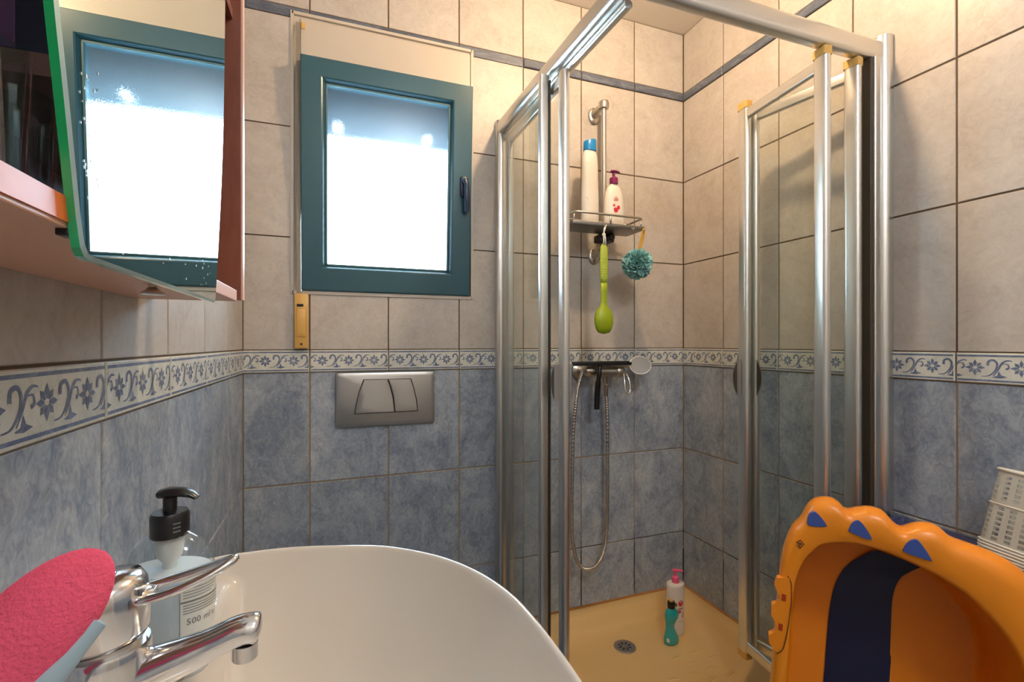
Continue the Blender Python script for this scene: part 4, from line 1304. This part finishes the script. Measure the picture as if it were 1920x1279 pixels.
t = thing('hand_shower', 'round hand shower head lying across the shower mixer', 'hand shower', (1.115, 1.575, 1.06))
b = nb()
HC = Vector((1.116, 1.572, 1.094))
lathe(b, [(0.014, 0.020), (0.036, 0.012), (0.0455, 0.004), (0.046, 0.0), (0.044, -0.003)], (0, 0, 0), 32)
b.transform(Matrix.Translation(HC) @ Matrix.Rotation(math.radians(68), 4, 'X') @ Matrix.Rotation(math.radians(-14), 4, 'Y') @ Matrix.Diagonal((1, 0.85, 1, 1)) @ Matrix.Rotation(PI, 4, 'X'))
obj('head', b, 'nickel', t, True, auto=50)
b = nb(); lathe(b, [(0.041, 0.0), (0.041, 0.0012), (0.002, 0.0016)], (0, 0, 0), 32)
b.transform(Matrix.Translation(HC) @ Matrix.Rotation(math.radians(68), 4, 'X') @ Matrix.Rotation(math.radians(-14), 4, 'Y') @ Matrix.Diagonal((1, 0.85, 1, 1)) @ Matrix.Translation((0, 0, 0.003)))
obj('spray_face', b, 'grey_metal', t, True, auto=40)
b = nb(); tube(b, cat([(1.082, 1.588, 1.094), (1.05, 1.597, 1.098), (1.0, 1.604, 1.1), (0.94, 1.604, 1.100), (0.902, 1.600, 1.1005)], 5), [0.012] + [0.0115] * 19 + [0.0085], 14); obj('handle', b, 'nickel', t, True)

t = thing('squeegee', 'black window squeegee resting across the top of the shower mixer', 'squeegee', (0.945, 1.58, 0.925))
b = nb(); box(b, 0.826, 1.070, 1.573, 1.589, 1.1005, 1.1115, 0.003); obj('blade_holder', b, 'black', t, True, auto=40)
b = nb(); box(b, 0.822, 1.074, 1.566, 1.570, 1.096, 1.1075, 0.0008); obj('rubber_blade', b, 'black', t)
b = nb()
tube(b, cat([(0.945, 1.580, 1.102), (0.938, 1.574, 1.075), (0.934, 1.576, 1.04), (0.932, 1.582, 0.99), (0.931, 1.584, 0.93)], 5), [0.008] * 6 + [0.009] * 5 + [0.0115] * 10, 14, 0.7)
obj('handle', b, 'black', t, True, auto=60)

# ------------------------------------------------------------------ bottles standing in the tray
qx, qy = 1.232, 1.508
WP = [(0.033, 0.0), (0.036, 0.003), (0.0365, 0.01), (0.0365, 0.185), (0.0355, 0.192), (0.031, 0.1945), (0.014, 0.195)]
t = pump_bottle('shower_cream_bottle', 'white shower cream bottle with pink pump in the shower tray corner', qx, qy, ZF + 0.0005, WP, 0.72, 0.0, 'pink', 0.0135, 0.020, -0.9, 0.195)
bzq = ZF + 0.0005
b = nb(); front_decal(b, qx, qy, bzq, WP, 0.72, blob(0.014, 0.125, 0.0095, 0.0115, 12)); front_decal(b, qx, qy, bzq, WP, 0.72, blob(0.008, 0.094, 0.008, 0.006, 10))
front_decal(b, qx, qy, bzq, WP, 0.72, [(0.002, 0.070), (0.022, 0.070), (0.025, 0.089), (0.002, 0.087)])
obj('fruit_print', b, 'red', t)
b = nb(); front_decal(b, qx, qy, bzq, WP, 0.72, blob(-0.006, 0.122, 0.0075, 0.008, 10)); front_decal(b, qx, qy, bzq, WP, 0.72, [(-0.020, 0.132), (-0.013, 0.128), (-0.012, 0.132), (-0.018, 0.136)])
obj('leaf_print', b, pmat('olive_print', srgb(120, 110, 30), 0.5), t)
b = nb()
for k in range(4):
    front_decal(b, qx, qy, bzq, WP, 0.72, [(0.003 + 0.0052 * k, 0.102), (0.007 + 0.0052 * k, 0.102), (0.007 + 0.0052 * k, 0.107), (0.003 + 0.0052 * k, 0.107)])
obj('lettering', b, 'maroon', t)
b = nb()
for k in range(5):
    front_decal(b, qx, qy, bzq, WP, 0.72, [(0.002 + 0.0044 * k, 0.056), (0.005 + 0.0044 * k, 0.056), (0.005 + 0.0044 * k, 0.058), (0.002 + 0.0044 * k, 0.058)])
obj('small_print', b, 'maroon', t)

ux, uy = 1.176, 1.462
t = thing('shower_gel_bottle', 'wavy turquoise shower gel bottle with black cap standing in the shower tray', 'bottle', (ux, uy, ZF))
b = nb()
rs = []
for h, r, sh in ((0.0, 0.026, 0.0), (0.003, 0.030, 0.0), (0.012, 0.031, 0.0), (0.025, 0.029, -0.001), (0.040, 0.023, -0.004), (0.055, 0.018, -0.006), (0.068, 0.0175, -0.006), (0.080, 0.021, -0.003), (0.092, 0.0265, 0.0), (0.104, 0.0285, 0.002), (0.116, 0.026, 0.001), (0.126, 0.018, -0.001), (0.131, 0.012, -0.001), (0.134, 0.011, -0.001)):
    rs.append([Vector((ux + sh + r * math.cos(a), uy + r * 0.62 * math.sin(a), ZF + 0.0005 + h)) for a in [2 * PI * j / 32 for j in range(32)]])
rings(b, rs); obj('bottle', b, 'turquoise', t, True)
b = nb(); lathe(b, [(0.0135, 0.132), (0.014, 0.134), (0.014, 0.152), (0.012, 0.156)], (ux - 0.001, uy, ZF), 24); cp = obj('cap', b, 'black', t, True, auto=40)
b = nb(); lathe(b, [(0.008, 0.1555), (0.0078, 0.162), (0.004, 0.164)], (ux - 0.001, uy, ZF), 18); obj('cap_nozzle', b, 'yellowed', cp, True, auto=40)
b = nb()
GP = [(0.0305, 0.0), (0.0315, 0.02), (0.024, 0.04), (0.02, 0.06)]
front_decal(b, ux, uy, ZF, GP, 0.62, [(-0.020, 0.016), (-0.011, 0.014), (-0.011, 0.026), (-0.020, 0.028)], 0.0012)
obj('label', b, 'label_pale', t)

# ------------------------------------------------------------------ orange baby bath standing on end
P0 = Vector((0.9493, 0.5948, 0.872))
RV = Vector((0.66004637, -0.74395279, -0.10427384)); UV = Vector((0.12149838, -0.03125929, 0.99209929)); NV = Vector((-0.74133456, -0.66750064, 0.06975647))
def tb(a, b_, d=0.0):
    return P0 + RV * a + UV * b_ - NV * d
outer = [(-0.136, -0.60), (-0.138, -0.45), (-0.139, -0.379), (-0.142, -0.31), (-0.144, -0.25), (-0.1455, -0.172), (-0.1445, -0.14), (-0.142, -0.112), (-0.133, -0.075), (-0.119, -0.051), (-0.112, -0.028), (-0.100, -0.011), (-0.080, -0.003), (-0.064, -0.005), (-0.048, -0.0175), (-0.030, -0.010), (-0.012, -0.004), (0.009, -0.006), (0.026, -0.022), (0.039, -0.028), (0.056, -0.017), (0.073, -0.011), (0.091, -0.013), (0.109, -0.026), (0.136, -0.031), (0.167, -0.037), (0.198, -0.051), (0.222, -0.075), (0.238, -0.112), (0.246, -0.16), (0.249, -0.25), (0.244, -0.60), (0.228, -0.76), (0.19, -0.826), (0.12, -0.852), (0.05, -0.858), (-0.02, -0.852), (-0.085, -0.826), (-0.12, -0.76)]
inner = [(-0.108, -0.60), (-0.113, -0.369), (-0.117, -0.284), (-0.119, -0.192), (-0.111, -0.140), (-0.095, -0.107), (-0.076, -0.088), (-0.042, -0.076), (-0.018, -0.073), (0.020, -0.0755), (0.055, -0.083), (0.089, -0.092), (0.111, -0.101), (0.133, -0.113), (0.155, -0.130), (0.176, -0.151), (0.194, -0.173), (0.210, -0.203), (0.220, -0.245), (0.223, -0.30), (0.217, -0.60), (0.200, -0.745), (0.165, -0.80), (0.11, -0.822), (0.05, -0.827), (-0.01, -0.822), (-0.06, -0.80), (-0.092, -0.745)]
TC = (0.052, -0.44)
NA = 420
def polar(pl, n=6):
    cv = [(p.x, p.y) for p in cat([Vector((x, y, 0)) for x, y in pl], n, True)]
    m = len(cv); out = []
    for k in range(NA):
        a = 2 * PI * k / NA; dx, dy = math.cos(a), math.sin(a); best = None
        for i in range(m):
            x1, y1 = cv[i][0] - TC[0], cv[i][1] - TC[1]; x2, y2 = cv[(i + 1) % m][0] - TC[0], cv[(i + 1) % m][1] - TC[1]
            den = dx * (y2 - y1) - dy * (x2 - x1)
            if abs(den) < 1e-12: continue
            tt = (x1 * (y2 - y1) - y1 * (x2 - x1)) / den
            ss = (x1 * dy - y1 * dx) / den
            if tt > 0 and -1e-6 <= ss <= 1 + 1e-6 and (best is None or tt > best): best = tt
        out.append((TC[0] + dx * best, TC[1] + dy * best))
    return out
PO, PI_ = polar(outer), polar(inner)
def mixr(s, d):
    return [tb(i_[0] + (o_[0] - i_[0]) * s, i_[1] + (o_[1] - i_[1]) * s, d) for i_, o_ in zip(PI_, PO)]
def sc_in(s, d, ex=0.0):
    return [tb(TC[0] + (x - TC[0]) * s, TC[1] + (y - TC[1]) * s, d) for x, y in PI_]
t = thing('baby_bath', 'orange plastic baby bath standing on end, navy strip inside, blue spikes', 'baby bath', (tb(0.05, -0.858).x, tb(0.05, -0.858).y, 0.0))
b = nb()
rs = [sc_in(0.5, 0.170), sc_in(0.88, 0.170), sc_in(0.92, 0.164), sc_in(0.94, 0.150), sc_in(0.955, 0.12), sc_in(0.975, 0.05), sc_in(0.992, 0.012), mixr(0.0, 0.003), mixr(0.06, 0.0), mixr(0.35, -0.003), mixr(0.62, -0.004), mixr(0.80, -0.001), mixr(0.93, 0.008), mixr(1.0, 0.022), mixr(1.0, 0.034), mixr(0.94, 0.036), mixr(0.35, 0.034), sc_in(1.015, 0.06), sc_in(0.98, 0.13), sc_in(0.95, 0.168), sc_in(0.90, 0.176), sc_in(0.5, 0.176)]
rings(b, rs)
tub = obj('shell', b, 'orange', t, True)
# navy grip strip on the floor of the bath and up its end wall
b = nb()
Lb = [(-0.026, -0.80), (-0.031, -0.426), (-0.033, -0.365), (-0.035, -0.279), (-0.032, -0.223), (-0.024, -0.189), (-0.010, -0.160), (0.008, -0.138), (0.026, -0.122), (0.036, -0.117)]
Rb = [(0.086, -0.80), (0.080, -0.377), (0.076, -0.32), (0.073, -0.272), (0.070, -0.217), (0.072, -0.187), (0.078, -0.165), (0.085, -0.153), (0.103, -0.134), (0.112, -0.128)]
bd = lambda v: 0.1675 if v < -0.17 else 0.1675 - 0.003 * min(1, (v + 0.17) / 0.03)
Lc_, Rc_ = cat([Vector((x, y, 0)) for x, y in Lb], 4), cat([Vector((x, y, 0)) for x, y in Rb], 4)
rows_ = [[b.verts.new(tb(l_.x + (r_.x - l_.x) * q / 4, l_.y + (r_.y - l_.y) * q / 4, bd(l_.y + (r_.y - l_.y) * q / 4))) for q in range(5)] for l_, r_ in zip(Lc_, Rc_)]
for k in range(len(rows_) - 1):
    for q in range(4):
        b.faces.new((rows_[k][q], rows_[k][q + 1], rows_[k + 1][q + 1], rows_[k + 1][q]))
obj('grip_strip', b, 'navy', t, True)
ins = [[(-0.111, -0.053), (-0.108, -0.037), (-0.098, -0.031), (-0.080, -0.049), (-0.082, -0.055), (-0.105, -0.060)], [(-0.044, -0.049), (-0.039, -0.034), (-0.028, -0.029), (-0.010, -0.051), (-0.011, -0.059), (-0.039, -0.054)], [(0.039, -0.060), (0.045, -0.045), (0.058, -0.039), (0.078, -0.065), (0.076, -0.070), (0.042, -0.066)]]
for pl in ins:
    b = nb()
    sp_ = [(p.x, p.y) for p in cat([Vector((x, y, 0)) for x, y in pl], 4, True)]
    mx_ = sum(p[0] for p in sp_) / len(sp_); my_ = sum(p[1] for p in sp_) / len(sp_)
    rings(b, [[tb(mx_ + (x - mx_) * s, my_ + (y - my_) * s, d) for x, y in sp_] for s, d in ((1.0, 0.01), (1.0, -0.0042), (0.94, -0.0055))])
    o = obj('spike_inset', b, 'insert_blue', t, True, auto=40); o['label'] = 'blue teardrop rubber inset'
# hook rack moulded on the left edge
b = nb()
rack = [(-0.128, -0.168), (-0.150, -0.176), (-0.153, -0.190), (-0.147, -0.202), (-0.1395, -0.214), (-0.1475, -0.226), (-0.1535, -0.230), (-0.1525, -0.250), (-0.1455, -0.260), (-0.139, -0.272), (-0.147, -0.285), (-0.153, -0.290), (-0.150, -0.306), (-0.137, -0.318), (-0.1275, -0.305), (-0.1235, -0.26), (-0.1235, -0.21)]
prism(b, rack, lambda u, v, d: tb(u, v, d), -0.0052, 0.012)
rk = obj('hook_rack', b, 'orange', t)
for v0 in (-0.209, -0.267):
    b = nb(); prism(b, [(-0.1385, v0 + 0.006), (-0.131, v0 + 0.006), (-0.1305, v0 - 0.007), (-0.138, v0 - 0.007)], lambda u, v, d: tb(u, v, d), -0.0058, -0.005)
    obj('slot', b, pmat('deep_orange', srgb(176, 60, 10), 0.5), rk)
b = nb()
edge = cat([Vector((x, y, 0)) for x, y in [(-0.132, -0.166), (-0.1245, -0.18), (-0.1215, -0.21), (-0.1215, -0.26), (-0.1255, -0.306), (-0.136, -0.321)]], 5)
tube(b, [tb(p.x, p.y, -0.0046) for p in edge], 0.0008, 6); obj('rack_groove', b, 'dark_print', rk)
# small brand mark on the upper left of the rim
b = nb()
ex, ey = -0.1185, -0.0995
def mk(pts):
    prism(b, [(ex + x * 0.0011, ey + y * 0.0011) for x, y in pts], lambda u, v, d: tb(u, v, d), -0.0043, -0.0034)
mk([(-7, 1), (0, 8), (1.2, 7), (-5.2, 1)]); mk([(0, 8), (7, 2), (5.6, 1.4), (0, 6.4)]); mk([(-6, -2), (-5, -3.4), (1, -8), (1.4, -6.6)]); mk([(7, 2), (1, -8), (0.2, -6.8), (5.4, 1.4)])
mk([(-4, 1), (-1, 3), (0, 0.4), (-3, -1)]); mk([(0.6, 3.4), (3.6, 1), (2, -1.4), (0, 0.6)]); mk([(-2.4, -2), (0, -0.6), (1.4, -3), (0, -4.6)])
obj('emblem', b, 'dark_print', t)

# ------------------------------------------------------------------ storage rack and basket by the right wall
RKX0, RKX1, RKY0, RKY1, RKZ = 1.262, XR - 0.002, 0.18, 0.835, 0.722
t = thing('storage_rack', 'slate purple plastic storage rack along the right wall under the basket', 'rack', ((RKX0 + RKX1) / 2, 0.5, 0))
b = nb()
rcx, rcy = (RKX0 + RKX1) / 2, (RKY0 + RKY1) / 2
rhx, rhy = (RKX1 - RKX0) / 2, (RKY1 - RKY0) / 2
rs = [[Vector((rcx + x, rcy + y, z)) for x, y in rrect(rhx - i_, rhy - i_, max(0.004, 0.018 - i_), 4)] for i_, z in ((0.006, RKZ - 0.030), (0.0, RKZ - 0.026), (0.0, RKZ - 0.004), (0.003, RKZ), (0.010, RKZ), (0.014, RKZ - 0.010), (0.02, RKZ - 0.012))]
rings(b, rs); obj('top_shelf', b, 'slate', t, True, auto=40)
for z in (0.10, 0.40):
    b = nb(); rings(b, [[Vector((rcx + x, rcy + y, zz_)) for x, y in rrect(rhx - i_, rhy - i_, 0.015, 4)] for i_, zz_ in ((0.0, z), (0.0, z + 0.022), (0.008, z + 0.022), (0.010, z + 0.010))]); obj('shelf', b, 'slate', t, True, auto=40)
for x in (RKX0 + 0.018, RKX1 - 0.018):
    for y in (RKY0 + 0.02, RKY1 - 0.02):
        b = nb(); lathe(b, [(0.012, 0.0), (0.012, RKZ - 0.028)], (x, y, 0), 14); obj('leg', b, 'black', t, True, auto=40)

BX, BY, BZ = 1.312, 0.532, RKZ - 0.0115
t = thing('woven_basket', 'off-white woven plastic basket with punched holes on the storage rack', 'basket', (BX, BY, BZ))
def basket():
    bm = nb()
    hx, hy, H = 0.062, 0.074, 0.185
    prx = rrect(hx, hy, 0.034, 6)
    cum = [0]
    for i_ in range(len(prx)):
        p, q = prx[i_], prx[(i_ + 1) % len(prx)]
        cum.append(cum[-1] + math.hypot(q[0] - p[0], q[1] - p[1]))
    Lc = cum[-1]
    def pos(s, h):
        s = (s % 1.0) * Lc
        i_ = max(k for k in range(len(prx)) if cum[k] <= s + 1e-12)
        p, q = prx[i_], prx[(i_ + 1) % len(prx)]
        f_ = (s - cum[i_]) / max(1e-9, cum[i_ + 1] - cum[i_])
        tp = 1.04 - 0.14 * (h / H) if h > 0.025 else 0.93 + 0.094 * math.sin(min(1, h / 0.025) * PI / 2)
        return Vector(((p[0] + (q[0] - p[0]) * f_) * tp, (p[1] + (q[1] - p[1]) * f_) * tp, h))
    ncol, rows = 22, 13
    us = []
    for c_ in range(ncol):
        us += [(c_ + 0.0) / ncol, (c_ + 0.26) / ncol, (c_ + 0.74) / ncol]
    hs = [0.0, 0.008, 0.016, 0.026, 0.036]
    for r_ in range(rows):
        h0 = 0.040 + r_ * 0.0105
        hs += [h0, h0 + 0.0068]
    hs += [0.040 + rows * 0.0105, 0.1805, H]
    grid = [[bm.verts.new(pos(u, h)) for u in us] for h in hs]
    n = len(us)
    for i_ in range(len(hs) - 1):
        for j in range(n):
            hole = (5 <= i_ < 5 + 2 * rows) and ((i_ - 5) % 2 == 0) and j % 3 == 1
            if (hs[i_] > 0.108 and hs[i_] < 0.118): hole = False
            # oval grip hole near the top, on the side facing the room
            uc = us[j]
            if abs(((uc - 0.50 + 0.5) % 1.0) - 0.5) < 0.045 and 0.138 < hs[i_] < 0.165: hole = True
            if abs(((uc - 0.50 + 0.5) % 1.0) - 0.5) < 0.07 and hs[i_] > 0.128 and not (abs(((uc - 0.50 + 0.5) % 1.0) - 0.5) < 0.045 and 0.138 < hs[i_] < 0.165): hole = False
            if hole: continue
            k = (j + 1) % n
            bm.faces.new((grid[i_][j], grid[i_][k], grid[i_ + 1][k], grid[i_ + 1][j]))
    bm.faces.new(grid[0][::-1])
    r = bmesh.ops.solidify(bm, geom=list(bm.faces), thickness=0.002)
    return bm
BM = Matrix.Translation((BX, BY, BZ + 0.0135)) @ Matrix.Rotation(math.radians(12), 4, 'Y') @ Matrix.Rotation(math.radians(-8), 4, 'Z') @ Matrix.Rotation(math.radians(3), 4, 'X')
b = basket(); b.transform(BM); obj('body', b, 'basket', t)
b = nb()
for z, e in ((0.185, 0.903), (0.114, 0.957)):
    rr_ = [Vector((x * e * 1.01, y * e * 1.01, z)) for x, y in rrect(0.062, 0.074, 0.034, 6)]
    tube(b, rr_ + [rr_[0]], 0.0035 if z > 0.15 else 0.0016, 8)
b.transform(BM); obj('rim', b, 'basket', t, True)
b = nb()
for k in range(6):
    z = 0.004 + k * 0.006
    tp = 0.93 + 0.094 * math.sin(min(1, z / 0.025) * PI / 2)
    rr_ = [Vector((x * tp * 1.012, y * tp * 1.012, z)) for x, y in rrect(0.062, 0.074, 0.034, 6)]
    tube(b, rr_ + [rr_[0]], 0.0022, 6)
b.transform(BM); obj('weave_bands', b, 'basket', t, True)
